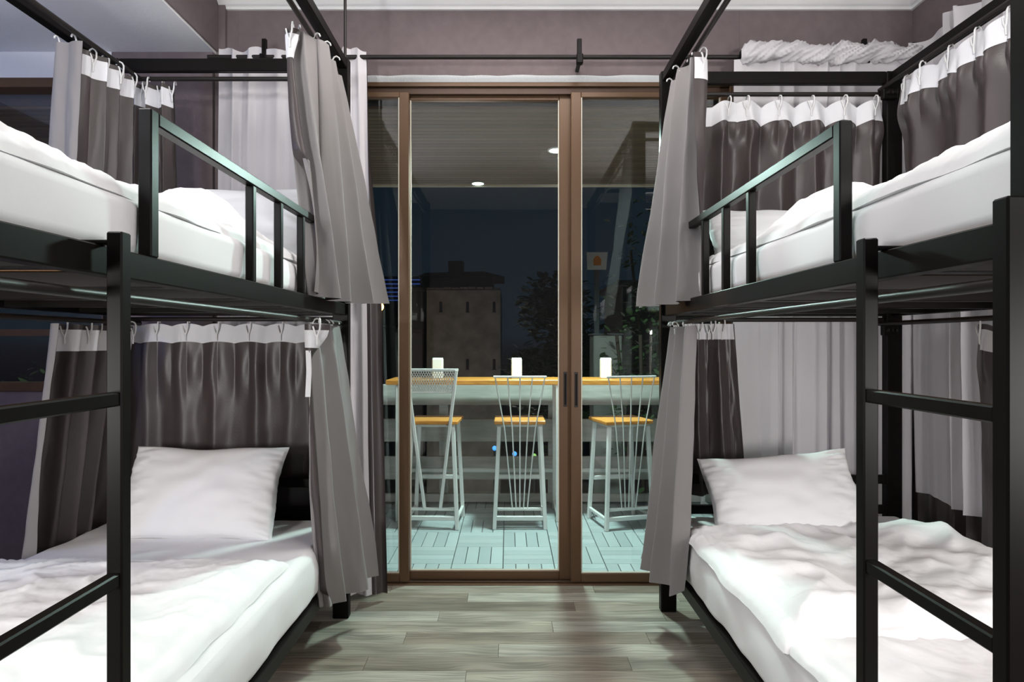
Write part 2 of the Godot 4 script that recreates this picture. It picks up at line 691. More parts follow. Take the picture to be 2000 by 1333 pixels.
	part(wl, "stem", tube([Vector3(0.04, 0, 0), Vector3(0.10, 0, 0)], 0.012, 8), "white_metal")


func balcony_door() -> void:
	var d := thing("door_1", "bronze framed glass sliding door onto the balcony", "door", Vector3(0, 0, -WZ), "", "structure")
	var z0 := -0.03
	# outer frame: head with two tracks, jambs, sill
	section(d, "head_frame", Vector3(DX0, DTOP - 0.022, 0.004), Vector3(DX1, DTOP, -0.11), "bronze")
	section(d, "head_track", Vector3(DX0, DTOP - 0.058, -0.012), Vector3(DX1, DTOP - 0.022, -0.10), "bronze_dark")
	section(d, "jamb", Vector3(DX0, 0, 0.004), Vector3(DX0 + 0.05, DTOP, -0.11), "bronze")
	section(d, "jamb", Vector3(DX1 - 0.05, 0, 0.004), Vector3(DX1, DTOP, -0.11), "bronze")
	section(d, "sill", Vector3(DX0, -0.012, 0.012), Vector3(DX1, 0.006, -0.11), "bronze")
	section(d, "sill_rib", Vector3(DX0 + 0.05, 0.006, -0.006), Vector3(DX1 - 0.05, 0.014, -0.012), "bronze_dark")
	# three leaves: [left edge, right edge, z of the leaf, widths of the two stiles]
	var leaves := [[-1.40, -0.535, -0.018, 0.05, 0.052, 0.05], [-0.585, 0.342, -0.056, 0.05, 0.066, 0.055], [0.336, 1.19, -0.018, 0.055, 0.05, 0.055]]
	for i in 3:
		var a: Array = leaves[i]
		var zc: float = a[2]
		var leaf := Node3D.new()
		leaf.name = "door_leaf" if i == 0 else "door_leaf_%03d" % i
		d.add_child(leaf)
		var y0 := 0.012
		var y1 := DTOP - 0.05
		var zz := Vector3(0, 0, 0.017)
		for e in 2:
			var sx0: float = a[0] if e == 0 else a[1] - a[4]
			var sx1: float = a[0] + a[3] if e == 0 else a[1]
			part(leaf, "stile", bx(sx1 - sx0, y1 - y0, 0.034, 0.003), "bronze", Vector3((sx0 + sx1) * 0.5, (y0 + y1) * 0.5, zc))
		var gx0: float = a[0] + a[3]
		var gx1: float = a[1] - a[4]
		var mid := (gx0 + gx1) * 0.5
		part(leaf, "bottom_rail", bx(gx1 - gx0, 0.048, 0.034, 0.003), "bronze", Vector3(mid, y0 + 0.024, zc))
		part(leaf, "top_rail", bx(gx1 - gx0, 0.03, 0.034, 0.003), "bronze", Vector3(mid, y1 - 0.015, zc))
		part(leaf, "pane", bx(gx1 - gx0 + 0.01, y1 - y0 - 0.068, 0.006, 0.0005), "glass", Vector3(mid, (y0 + 0.048 + y1 - 0.03) * 0.5, zc))
		# pale glazing beads against the glass
		for e in 2:
			var bxx := gx0 + 0.003 if e == 0 else gx1 - 0.003
			part(leaf, "glazing_bead", bx(0.006, y1 - y0 - 0.078, 0.012, 0.001), "bead", Vector3(bxx, (y0 + 0.048 + y1 - 0.03) * 0.5, zc + 0.009))
		part(leaf, "glazing_bead", bx(gx1 - gx0 - 0.012, 0.006, 0.012, 0.001), "bead", Vector3(mid, y0 + 0.051, zc + 0.009))
		if i > 0:
			var hx := 0.309 if i == 1 else 0.364
			part(leaf, "finger_pull", bx(0.02, 0.19, 0.004, 0.0015), "pull", Vector3(hx, 1.048, zc + 0.0175))
			part(leaf, "finger_pull", bx(0.009, 0.17, 0.006, 0.0015), "black", Vector3(hx, 1.048, zc + 0.0178))


func side_window() -> void:
	var x0 := -3.12
	var x1 := -2.1
	var y0 := 1.045
	var y1 := 2.70
	var w := thing("window_1", "bronze framed window beside the bunk, dark with night outside", "window", Vector3(0, 0, -WZ + 0.05), "", "structure")
	section(w, "window_frame", Vector3(x0, y1 - 0.05, 0.01), Vector3(x1, y1, -0.09), "bronze")
	section(w, "window_frame", Vector3(x0, y0, 0.01), Vector3(x1, y0 + 0.045, -0.09), "bronze")
	section(w, "window_frame", Vector3(x0, y0 + 0.045, 0.01), Vector3(x0 + 0.045, y1 - 0.05, -0.09), "bronze")
	section(w, "window_frame", Vector3(x1 - 0.045, y0 + 0.045, 0.01), Vector3(x1, y1 - 0.05, -0.09), "bronze")
	section(w, "transom", Vector3(x0 + 0.045, 1.335, -0.02), Vector3(x1 - 0.045, 1.372, -0.06), "bronze")
	section(w, "pane", Vector3(x0 + 0.04, y0 + 0.04, -0.037), Vector3(x1 - 0.04, 1.336, -0.043), "glass")
	section(w, "pane", Vector3(x0 + 0.04, 1.371, -0.037), Vector3(x1 - 0.04, y1 - 0.045, -0.043), "glass")


# ------------------------------------------------------------------ balcony

func balcony() -> void:
	var z0 := WZ + 0.12
	var fl := structure("floor_balcony", "pale grey-green interlocking deck tiles on the balcony", "floor")
	section(fl, "slab", Vector3(-3.6, -0.2, -z0), Vector3(2.9, -0.026, -5.1), "deck_base")
	var t := 0.3
	var slat_long := bx(t - 0.004, 0.014, t / 4.0 - 0.004, 0.002)
	var slat_deep := bx(t / 4.0 - 0.004, 0.014, t - 0.004, 0.002)
	var base := bx(t - 0.003, 0.011, t - 0.003, 0.001)
	for r in 6:
		var za := 3.418 + 0.298 * r if r < 1 else 3.616 + 0.3 * (r - 1)
		for cidx in range(-6, 7):
			var x := -0.032 + t * (cidx + 0.5)
			if absf(x) > 1.75:
				continue
			var zm := (3.316 + 0.3 * r) + 0.15
			var tile := Node3D.new()
			tile.name = "deck_tile"
			tile.position = Vector3(x, 0, -zm)
			fl.add_child(tile, true)
			part(tile, "tile_base", base, "deck_base", Vector3(0, -0.0205, 0))
			# the tile whose slats run towards the room alternates with one whose slats run along the door
			var deep := (r + cidx) % 2 == 0
			for k in 4:
				var o := (k - 1.5) * t / 4.0
				part(tile, "slat", slat_deep if deep else slat_long, "deck_%d" % ((r * 7 + cidx * 3 + k + 40) % 4), Vector3(o, -0.008, 0) if deep else Vector3(0, -0.008, o))
	# railing of wide boards on posts
	var rail := thing("balcony_railing", "white railing of four wide boards at the balcony edge", "railing", Vector3(0, 0, -4.95))
	var hs := [[0.80, 0.965], [0.505, 0.688], [0.20, 0.385], [0.02, 0.085]]
	for h in hs:
		part(rail, "board", bx(5.6, h[1] - h[0], 0.035, 0.004), "board", Vector3(-0.3, (h[0] + h[1]) * 0.5, 0))
	for x in [-2.3, -0.525, 0.36, 2.2]:
		part(rail, "post", bx(0.075, 1.0, 0.06, 0.004), "board", Vector3(x, 0.474, -0.05))
	# counter
	var c := thing("bar_counter", "long pine topped bar counter on a white metal frame", "counter", Vector3(0.36, 0, -4.65))
	part(c, "counter_top", bx(2.5, 0.036, 0.40, 0.004), "pine", Vector3(0.0, 1.012, 0.0))
	for x in [-1.165, 0.0, 1.165]:
		for zz in [0.18, -0.17]:
			part(c, "leg", bx(0.03, 0.994, 0.03, 0.003), "white_metal", Vector3(x, 0.497, zz))
		part(c, "cross_rail", bx(0.025, 0.025, 0.32, 0.003), "white_metal", Vector3(x, 0.98, 0.005))
		part(c, "cross_rail", bx(0.025, 0.025, 0.32, 0.003), "white_metal", Vector3(x, 0.05, 0.005))
	part(c, "foot_rail", bx(2.3, 0.03, 0.025, 0.003), "white_metal", Vector3(0, 0.30, -0.17))
	# boxes on the counter
	for a in [[855, "white square box on the counter behind the mesh-backed stool"], [1009, "white square box on the counter behind the middle bar stool"], [1183, "white square box on the counter beside the turned bar stool"]]:
		var p := V(a[0], 740, 4.66)
		var o := thing("napkin_box", a[1], "box", Vector3(p.x, 1.03, -4.66), "white boxes on the counter")
		var f := func(u: float, v: float) -> Vector3:
			var q := lerpf(0.042, 0.037, v)
			return Vector3(lerpf(-q, q, u), v * 0.155, 0)
		part(o, "body", bx(0.08, 0.15, 0.08, 0.006), "shade_white", Vector3(0, 0.075, 0))
		part(o, "lid", bx(0.074, 0.006, 0.074, 0.002), "shade_white", Vector3(0, 0.153, 0))
	stool(Vector3(-0.525, 0, -4.44), -0.05, true, "white bar stool with a mesh back panel and pine seat")
	stool(Vector3(0.08, 0, -4.44), 0.0, false, "white bar stool with five fanned back rods, squarely facing the counter")
	stool(Vector3(0.81, 0, -4.44), 0.24, false, "white bar stool with fanned back rods, turned askew at the counter")
	# ceiling of thin boards with two downlights
	var ce := structure("ceiling_balcony", "brown slatted balcony ceiling with a pale edge", "ceiling")
	section(ce, "slab", Vector3(-3.6, 2.62, -z0), Vector3(2.9, 2.75, -5.06), "far_dark")
	var board := bx(6.5, 0.018, 0.056, 0.003)
	var nb := 27
	for k in nb:
		part(ce, "slat", board, "slat_%d" % (k * 7 % 3), Vector3(-0.35, 2.611, -(z0 + 0.03 + k * 0.06)))
	section(ce, "edge_strip", Vector3(-3.6, 2.585, -5.06), Vector3(2.9, 2.62, -5.075), "bead")
	var dl := thing("downlight", "bright recessed downlight in the balcony ceiling", "light", Vector3(0.325, 2.602, -4.14))
	part(dl, "rim", ring(0.062, 0.05, 0.008), "white_metal", Vector3(0, -0.004, 0))
	part(dl, "lens", disc(0.05, 0.006), "down_glow", Vector3(0, -0.004, 0))
	var d2 := thing("downlight", "small downlight at the outer edge of the balcony ceiling", "light", Vector3(-0.248, 2.602, -5.0))
	part(d2, "rim", ring(0.058, 0.047, 0.008), "white_metal", Vector3(0, -0.004, 0))
	part(d2, "lens", disc(0.047, 0.006), "down_glow", Vector3(0, -0.004, 0))


func disc(r: float, h: float) -> Mesh:
	var c := CylinderMesh.new()
	c.top_radius = r
	c.bottom_radius = r
	c.height = h
	c.radial_segments = 28
	return c


func ring(r1: float, r0: float, h: float) -> ArrayMesh:
	var f := func(u: float, v: float) -> Vector3:
		var a := u * TAU
		var q := [Vector2(r0, -h * 0.5), Vector2(r1, -h * 0.5), Vector2(r1, h * 0.5), Vector2(r0, h * 0.5), Vector2(r0, -h * 0.5)]
		var p: Vector2 = q[roundi(v * 4)]
		return Vector3(cos(a) * p.x, p.y, sin(a) * p.x)
	return sheet(field(28, 4, f))


func stool(at: Vector3, turn: float, mesh_back: bool, label: String) -> void:
	var o := thing("bar_stool", label, "stool", at, "bar stools at the balcony counter")
	o.rotation.y = turn
	# the back of the stool is towards the room (+z)
	part(o, "seat", bx(0.36, 0.026, 0.33, 0.005), "pine", Vector3(0, 0.742, -0.005))
	var fr := 0.165
	part(o, "seat_frame", bx(0.32, 0.018, 0.28, 0.003), "white_metal", Vector3(0, 0.72, 0))
	for sx: float in [-1.0, 1.0]:
		bar(o, "leg", Vector3(sx * 0.178, 0, fr), Vector3(sx * 0.145, 0.715, fr - 0.03), 0.027, 0.027, "white_metal")
		bar(o, "leg", Vector3(sx * 0.178, 0, -fr), Vector3(sx * 0.145, 0.715, -fr + 0.03), 0.027, 0.027, "white_metal")
		bar(o, "stretcher", Vector3(sx * 0.175, 0.075, fr - 0.012), Vector3(sx * 0.175, 0.075, -fr + 0.012), 0.022, 0.022, "white_metal")
	bar(o, "stretcher", Vector3(-0.165, 0.078, fr - 0.004), Vector3(0.165, 0.078, fr - 0.004), 0.022, 0.03, "white_metal")
	bar(o, "stretcher", Vector3(-0.165, 0.135, fr - 0.03), Vector3(0.165, 0.135, fr - 0.03), 0.02, 0.02, "white_metal")
	bar(o, "foot_rest", Vector3(-0.16, 0.30, -fr + 0.012), Vector3(0.16, 0.30, -fr + 0.012), 0.022, 0.03, "white_metal")
	if mesh_back:
		var top := 1.112
		bar(o, "back_rail", Vector3(-0.188, top, fr + 0.02), Vector3(0.188, top, fr + 0.02), 0.016, 0.018, "white_metal")
		for sx: float in [-1.0, 1.0]:
			bar(o, "back_post", Vector3(sx * 0.175, top, fr + 0.02), Vector3(sx * 0.055, 0.135, fr - 0.028), 0.022, 0.022, "white_metal")
		# expanded-metal panel: two families of crossing strands
		var st := SurfaceTool.new()
		var y0 := 0.955
		var y1 := top - 0.008
		var pitch := 0.017
		var slope := 0.55
		var half := func(y: float) -> float: return lerpf(0.055, 0.175, (y - 0.135) / (top - 0.135)) - 0.006
		var strand := 0
		for dir: float in [-1.0, 1.0]:
			var k := -0.3
			while k < 0.3:
				var a := Vector2(INF, 0)
				var b := Vector2(-INF, 0)
				for s in 41:
					var y := lerpf(y0, y1, s / 40.0)
					var x: float = k + dir * (y - y0) * slope
					if absf(x) <= half.call(y):
						if a.x == INF:
							a = Vector2(x, y)
						b = Vector2(x, y)
				if a.x != INF and a.distance_to(b) > 0.02:
					var za := fr + 0.02 - 0.05 * (top - a.y)
					var zb := fr + 0.02 - 0.05 * (top - b.y)
					st.append_from(tube([Vector3(a.x, a.y, za), Vector3(b.x, b.y, zb)], 0.003, 4, false), 0, Transform3D())
				k += pitch
		bar(o, "back_rail", Vector3(-0.152, y0, fr + 0.012), Vector3(0.152, y0, fr + 0.012), 0.01, 0.01, "white_metal")
		var mp := part(o, "mesh_panel", st.commit(), "white_metal")
		mp.set_meta("kind", "stuff")
	else:
		var top := 1.064
		bar(o, "back_rail", Vector3(-0.186, top, fr + 0.02), Vector3(0.186, top, fr + 0.02), 0.016, 0.014, "white_metal")
		for k in 5:
			var a := (k - 2) * 0.0865
			part(o, "back_rod", tube([Vector3(a, top, fr + 0.02), Vector3(a * 0.62, 0.70, fr + 0.004), Vector3(a * 0.30, 0.135, fr - 0.026)], 0.0048, 8), "white_metal")


# ------------------------------------------------------------------ what the night shows beyond the balcony

func surroundings() -> void:
	var g := structure("ground", "dark ground below the balcony", "ground")
	section(g, "ground_slab", Vector3(-60, -4.0, -5.3), Vector3(60, -3.6, -140), "far_dark")
	# grey block with slit windows
	var d := 20.0
	var a := V(833, 566, d)
	var b := V(978, 760, d)
	var h := thing("building", "pale grey house block with narrow slit windows beyond the railing", "building", Vector3((a.x + b.x) * 0.5, -3.6, -d - 2.0))
	var top := a.y + 3.6
	var wdt := b.x - a.x
	part(h, "wall", bx(wdt, top, 4.0, 0.02), "concrete", Vector3(0, top * 0.5, 0))
	var rl := RandomNumberGenerator.new()
	rl.seed = 4
	for k in 9:
		part(h, "parapet_block", bx(wdt / 9.0 * rl.randf_range(0.8, 1.0), rl.randf_range(0.04, 0.14), 0.3, 0.01), "concrete", Vector3(wdt * ((k + 0.5) / 9.0 - 0.5), top + 0.03, 1.8))
	for px in [861, 913, 965]:
		for py in [600, 712]:
			var p := V(px, py, d)
			var wn := part(h, "window", bx(0.09, 0.34, 0.08, 0.01), "far_window", Vector3(p.x - h.position.x, p.y + 3.6, 1.98))
			part(wn, "window_sill", bx(0.13, 0.04, 0.06, 0.005), "concrete", Vector3(0, -0.20, 0.04))
	# dark roof house and water tower behind it
	d = 26.0
	a = V(826, 541, d)
	b = V(962, 566, d)
	h = thing("building", "dark low roof structure rising behind the slit-window house", "building", Vector3((a.x + b.x) * 0.5, -3.6, -d - 1.5))
	part(h, "wall", bx(b.x - a.x, a.y + 3.6, 3.0, 0.02), "far_dark", Vector3(0, (a.y + 3.6) * 0.5, 0))
	part(h, "roof", prism([Vector2(-(b.x - a.x) * 0.5 - 0.2, 0), Vector2((b.x - a.x) * 0.5 + 0.5, 0), Vector2((b.x - a.x) * 0.5 - 0.4, 0.22), Vector2(-(b.x - a.x) * 0.5 + 0.1, 0.16)], 3.2), "far_dark", Vector3(0, a.y + 3.6, -1.6))
	var c := V(887, 505, d)
	part(h, "chimney", bx(0.66, c.y - a.y, 0.7, 0.02), "far_dark", Vector3(c.x - h.position.x, (a.y + c.y) * 0.5 + 3.6, 0.4))
	# far block whose floors are lit blue
	d = 60.0
	a = V(745, 540, d)
	b = V(822, 610, d)
	h = thing("building", "distant dark office block with blue lit floors", "building", Vector3((a.x + b.x) * 0.5, -3.6, -d - 3.0))
	part(h, "wall", bx(b.x - a.x, a.y + 3.6, 6.0, 0.05), "far_dark", Vector3(0, (a.y + 3.6) * 0.5, 0))
	for k in 6:
		var y := V(745, 547 + k * 8, d).y
		var wk := (b.x - a.x) * (0.98 if k < 2 else 0.5)
		part(h, "lit_window_band", bx(wk, 0.11, 0.08, 0.01), "blue_glow", Vector3(-(b.x - a.x - wk) * 0.5, y + 3.6, 3.02))
	# low dark houses to close the gaps
	for q in [[700, 770, 640, 30.0, "dark low house at the street lamp"], [798, 829, 570, 21.0, "narrow dark house squeezed against the slit-window house"], [1215, 1420, 560, 16.0, "dark house gable behind the shrubs"], [500, 690, 600, 34.0, "dark house behind the drawn door curtain"]]:
		a = V(q[0], q[2], q[3])
		b = V(q[1], q[2], q[3])
		h = thing("building", q[4], "building", Vector3((a.x + b.x) * 0.5, -3.6, -q[3] - 1.5))
		part(h, "wall", bx(b.x - a.x, a.y + 3.6, 3.0, 0.02), "far_dark", Vector3(0, (a.y + 3.6) * 0.5, 0))
		part(h, "roof", bx(b.x - a.x + 0.3, 0.15, 3.3, 0.02), "far_dark", Vector3(0, a.y + 3.675, 0))
	# street lamp
	var sl := thing("street_lamp", "orange street lamp on a thin pole down the road", "lamp", Vector3(-3.75, -3.6, -18.0))
	part(sl, "pole", tube([Vector3.ZERO, Vector3(0, 5.9, 0), Vector3(0, 6.05, 0.12)], 0.05, 8), "far_dark")
	part(sl, "hood", bx(0.2, 0.05, 0.26, 0.01), "far_dark", Vector3(0, 6.06, 0.16))
	part(sl, "bulb", sphere(0.13), "street_glow", Vector3(0, 5.95, 0.15))
	var yl := thing("added_fill_lamp", "unseen low lamp added to brighten the slit-window house", "lamp", Vector3(-1.2, -3.6, -14.5))  # hidden lamp added to lift the grey of the house front
	part(yl, "post", tube([Vector3.ZERO, Vector3(0, 0.74, 0)], 0.03, 8), "far_dark")
	part(yl, "bulb", sphere(0.08), "bulb_glow", Vector3(0, 0.82, 0))
	# coloured garden lights low beyond the railing
	for q in [[966, 876, "cyan_glow", "cyan garden light low beyond the railing"], [1005, 887, "cyan_glow", "blue white garden light beside the green one"], [1043, 891, "lime_glow", "lime green garden light low beyond the railing"]]:
		var p := V(q[0], q[1], 9.0)
		var gl := thing("garden_light", q[3], "light", Vector3(p.x, -3.6, p.z), "garden lights below the balcony")
		part(gl, "stake", tube([Vector3.ZERO, Vector3(0, p.y + 3.56, 0)], 0.02, 6), "far_dark")
		part(gl, "bulb", sphere(0.035), q[2], Vector3(0, p.y + 3.6, 0))
	# wall panel, notice board with orange emblem
	d = 7.0
	a = V(1160, 655, d)
	b = V(1216, 800, d)
	h = thing("gate_pillar", "grey pillar standing beyond the balcony under the notice board", "pillar", Vector3((a.x + b.x) * 0.5, -3.6, -d - 0.2))
	part(h, "shaft", bx(b.x - a.x, a.y + 3.6, 0.35, 0.01), "concrete", Vector3(0, (a.y + 3.6) * 0.5, 0))
	part(h, "cap", bx(b.x - a.x + 0.03, 0.02, 0.38, 0.004), "far_dark", Vector3(0, a.y + 3.61, 0))
	var n0 := V(1157, 480, d)
	var n1 := V(1201, 517, d)
	var nb := thing("notice_board", "white notice board with an orange arched emblem beyond the glass", "sign", Vector3((n0.x + n1.x) * 0.5, -3.6, -d - 0.5))
	var by := (n0.y + n1.y) * 0.5 + 3.6
	part(nb, "post", bx(0.06, by, 0.05, 0.004), "far_dark", Vector3(0, by * 0.5, -0.06))
	part(nb, "board", prism([Vector2(-0.128, 0.106), Vector2(0.128, 0.106), Vector2(0.108, -0.106), Vector2(-0.122, -0.106)], 0.02), "paper", Vector3(0, by, -0.02))
	part(nb, "emblem", prism([Vector2(-0.045, -0.055), Vector2(0.045, -0.055), Vector2(0.048, 0.02), Vector2(0.022, 0.055), Vector2(0.0, 0.066), Vector2(-0.022, 0.055), Vector2(-0.048, 0.02)], 0.004), "orange_print", Vector3(0.0, by, 0.0))
	# tree and shrubs
	tree("tree", "dark leafy tree standing left of the notice board, against the night sky".replace(" left of", " beside"), V(1085, 760, 12.0), 6.9, 1.15, 3600, "leaf")
	shrub("shrub", "dark green shrub behind the turned bar stool", V(1262, 740, 6.4), 0.62, 1.5, 420, "leaf", 0.09)
	shrub("shrub", "broad dark shrub behind the notice board pillar", V(1290, 600, 8.2), 0.8, 2.6, 520, "leaf", 0.11)
	shrub("shrub", "leafy green shrub outside the dark side window", Vector3(-3.03, 0.75, -4.0), 0.30, 0.55, 150, "leaf", 0.07)


func sphere(r: float) -> Mesh:
	var s := SphereMesh.new()
	s.radius = r
	s.height = 2.0 * r
	s.radial_segments = 20
	s.rings = 10
	return s


func leaf_shape(l: float) -> ArrayMesh:
	var f := func(u: float, v: float) -> Vector3:
		var w := sin(PI * clampf(v, 0.02, 0.98)) * 0.27 * l
		return Vector3((u - 0.5) * 2.0 * w, -0.12 * l * v * v + 0.06 * l * absf(u - 0.5), v * l)
	return sheet(field(2, 4, f))


func leaves_mesh(centre: Vector3, rx: float, ry: float, n: int, l: float, sd: int) -> ArrayMesh:
	var r := RandomNumberGenerator.new()
	r.seed = sd
	var st := SurfaceTool.new()
	var one := leaf_shape(l)
	for k in n:
		var d := Vector3(r.randfn(), r.randfn(), r.randfn()).normalized() * pow(r.randf(), 0.4)
		var lump := 0.75 + 0.35 * noise.get_noise_3d(d.x * 1.6 + sd, d.y * 1.6, d.z * 1.6)
		var p := centre + Vector3(d.x * rx, d.y * ry, d.z * rx) * lump
		var bs := Basis.from_euler(Vector3(r.randf_range(-0.9, 0.6), atan2(d.x, d.z) + r.randf_range(-0.8, 0.8), r.randf_range(-0.5, 0.5)))
		st.append_from(one, 0, Transform3D(bs.scaled(Vector3.ONE * r.randf_range(0.7, 1.25)), p))
	return st.commit()


func tree(called: String, label: String, at: Vector3, h: float, rr: float, n: int, m: String) -> void:
	var o := thing(called, label, "tree", Vector3(at.x, -3.6, at.z))
	part(o, "trunk", tube([Vector3.ZERO, Vector3(0.05, h * 0.4, 0), Vector3(-0.05, h * 0.75, 0.05)], 0.1, 8, true, [0.14, 0.1, 0.05]), "bark")
	for q in [[0.0, 0.80, 1.0], [0.45, 0.68, 0.8], [-0.35, 0.62, 0.75], [0.1, 0.52, 1.1]]:
		var cr := part(o, "crown", leaves_mesh(Vector3(q[0], h * q[1], 0), rr * q[2] * 0.75, rr * q[2] * 0.8, n / 4, 0.2, int(h * 10 + q[1] * 100)), m)
		cr.set_meta("kind", "stuff")


func shrub(called: String, label: String, at: Vector3, rx: float, ry: float, n: int, m: String, l: float) -> void:
	var o := thing(called, label, "shrub", Vector3(at.x, -3.6, at.z))
	var y := at.y + 3.6
	for k in 4:
		var a := k * TAU / 4.0 + 0.4
		part(o, "stem", tube([Vector3(cos(a) * 0.05, 0, sin(a) * 0.05), Vector3(cos(a) * 0.12, y * 0.7, sin(a) * 0.12), Vector3(cos(a) * rx * 0.5, y + ry * 0.3, sin(a) * rx * 0.5)], 0.02, 6), "bark")
	var fo := part(o, "foliage", leaves_mesh(Vector3(0, y, 0), rx, ry, n, l, int(at.x * 10) + n), m)
	fo.set_meta("kind", "stuff")


# ------------------------------------------------------------------ bunk beds

func bunk(s: float, p: Dictionary) -> void:
	var win := s < 0
	var xi: float = p.xi
	var xo: float = p.xo
	var zh: float = p.zh
	var zf := zh - 2.10
	var hc: float = p.hc
	var o := thing("bunk_bed", "black metal bunk bed beside the dark window, black curtain behind its lower pillow" if win else "black metal bunk bed against the curtained wall, pale drapes behind its lower pillow", "bunk bed", Vector3(s * (xi + xo) * 0.5, 0, -(zh + zf) * 0.5), "bunk beds")
	var org := o.position
	var P := func(x: float, y: float, z: float) -> Vector3: return Vector3(s * x, y, -z) - org
	var pw := 0.075
	var pd := 0.045
	# posts
	for x in [xi + pw * 0.5, xo - pw * 0.5]:
		for z in [zh + pd * 0.5, zf + pd * 0.5]:
			part(o, "post", bx(pw, hc + 0.03, pd, 0.004), "black", P.call(x, (hc + 0.03) * 0.5, z))
	var xr := xi + 0.0325
	var xs := xo - 0.0375
	# rails of the two berths
	for h in [0.245, 1.457]:
		for x in [xr, xs]:
			bar(o, "side_rail", P.call(x, h, zh - 0.001), P.call(x, h, zf + pd), 0.04, 0.056, "black")
		for z in [zh + 0.02, zf + 0.02]:
			bar(o, "end_rail", P.call(xi + pw, h, z), P.call(xo - pw, h, z), 0.04, 0.056, "black")
		for k in 5:
			var z := lerpf(zh - 0.22, zf + 0.30, k / 4.0)
			bar(o, "cross_bar", P.call(xr + 0.02, h - 0.006, z), P.call(xs - 0.02, h - 0.006, z), 0.04, 0.04, "black")
		part(o, "berth_board", bx(xs - xr - 0.05, 0.012, 2.02, 0.002), "plywood", P.call((xr + xs) * 0.5, h + 0.0205, (zh + zf) * 0.5 + 0.02))
	# headboard bars
	for h in [0.495, 0.64, 1.70, 1.83]:
		bar(o, "headboard_bar", P.call(xi + pw, h, zh + 0.012), P.call(xo - pw, h, zh + 0.012), 0.024, 0.042, "black")
		bar(o, "footboard_bar", P.call(xi + pw, h, zf + 0.03), P.call(xo - pw, h, zf + 0.03), 0.024, 0.042, "black")
	# guard rail of the upper berth
	var gz := zf + 0.545
	var gx := xr - 0.004
	bar(o, "guard_post", P.call(gx, 1.485, gz), P.call(gx, 1.805, gz), 0.03, 0.03, "black")
	bar(o, "guard_rail", P.call(gx, 1.79, gz + 0.015), P.call(gx, 1.79, zh), 0.03, 0.03, "black")
	for dz in [1.025, 0.80, 0.575]:
		bar(o, "guard_baluster", P.call(gx, 1.485, zh - dz), P.call(gx, 1.776, zh - dz), 0.025, 0.025, "black")
	bar(o, "guard_rail", P.call(xs, 1.79, zf + pd), P.call(xs, 1.79, zh), 0.03, 0.03, "black")
	# canopy
	for x in [xr - 0.005, xs]:
		bar(o, "canopy_rail", P.call(x, hc, zh), P.call(x, hc, zf + pd), 0.045, 0.045, "black")
	for z in [zh + 0.02, zf + 0.02]:
		bar(o, "canopy_bar", P.call(xi + pw, hc, z), P.call(xo - pw, hc, z), 0.03, 0.06, "black")
	bar(o, "canopy_bar", P.call(xr + 0.017, hc, 1.45), P.call(xs - 0.022, hc, 1.45), 0.03, 0.03, "black")
	# curtain rods: round, on both long sides and across the head, for each berth
	var ri: float = p.rod_in
	var rh: float = p.rod_head
	var ro: float = p.rod_out
	rod(o, P.call(xi + 0.047, ri, zh), P.call(xi + 0.047, ri, zf + pd))
	rod(o, P.call(ro, ri, zh + 0.02), P.call(ro, ri, zf + 0.02))
	rod(o, P.call(xi + pw, rh, zh + 0.025), P.call(xo - pw, rh, zh + 0.025))
	rod(o, P.call(xi + 0.034, 1.392, zh), P.call(xi + 0.034, 1.392, zf + pd))
	rod(o, P.call(ro, 1.392, zh + 0.02), P.call(ro, 1.392, zf + 0.02))
	rod(o, P.call(xi + pw, 1.412, zh + 0.035), P.call(xo - pw, 1.412, zh + 0.035))
	# clamps with bolts where the rods meet the far outer post
	for h in [hc - 0.09, 1.36]:
		part(o, "rod_clamp", bx(0.07, 0.05, 0.03, 0.004), "black", P.call(xo - 0.075, h, zh - 0.015))
		for k in 3:
			part(o, "bolt", disc(0.007, 0.02), "black_rod", P.call(xo - 0.055 - 0.02 * k, h, zh - 0.035), Basis(Vector3.RIGHT, PI / 2))
	if win:
		part(o, "ceiling_stay", tube([P.call(xi + 0.02, hc + 0.03, zh + 0.02), P.call(xi + 0.02, CEIL, zh + 0.02)], 0.007, 10), "black_rod")
	# ladder hooked on the aisle rail
	var lz := zf + 0.37
	var lx := xi - 0.018
	var la := thing("bunk_ladder", "black metal ladder hooked on the bunk by the dark window" if win else "black metal ladder hooked on the bunk by the curtained wall", "ladder", Vector3(s * lx, 0, -(lz - 0.175)), "bunk ladders")
	org = la.position
	var Q := func(x: float, y: float, z: float) -> Vector3: return Vector3(s * x, y, -z) - la.position
	for z in [lz, lz - 0.35]:
		part(la, "upright", bx(0.03, 1.508, 0.03, 0.003), "black", Q.call(lx, 0.754, z))
		part(la, "rail_hook", bx(0.07, 0.008, 0.024, 0.002), "black", Q.call(lx + 0.035, 1.489, z))
	for h in [0.18, 0.52, 0.858, 1.195]:
		bar(la, "rung", Q.call(lx, h, lz - 0.015), Q.call(lx, h, lz - 0.335), 0.024, 0.026, "black")
	var pb := thing("added_bulb", "unseen bare bulb added above the upper berth by the dark window" if win else "unseen bare bulb added above the upper berth by the curtained wall", "lamp", Vector3(-1.22 if win else 1.34, 2.46, -1.45), "added upper berth bulbs")  # unseen bulb added to brighten the pillow of the upper berth
	part(pb, "bulb", sphere(0.045), "bulb_glow")
	part(pb, "socket", tube([Vector3(0, 0.04, 0), Vector3(0, 0.085, 0)], 0.018, 10), "white_metal")
	part(pb, "cord", tube([Vector3(0, 0.085, 0), Vector3(0, hc - 2.46 - 0.014, 0)], 0.004, 6), "black_rod")
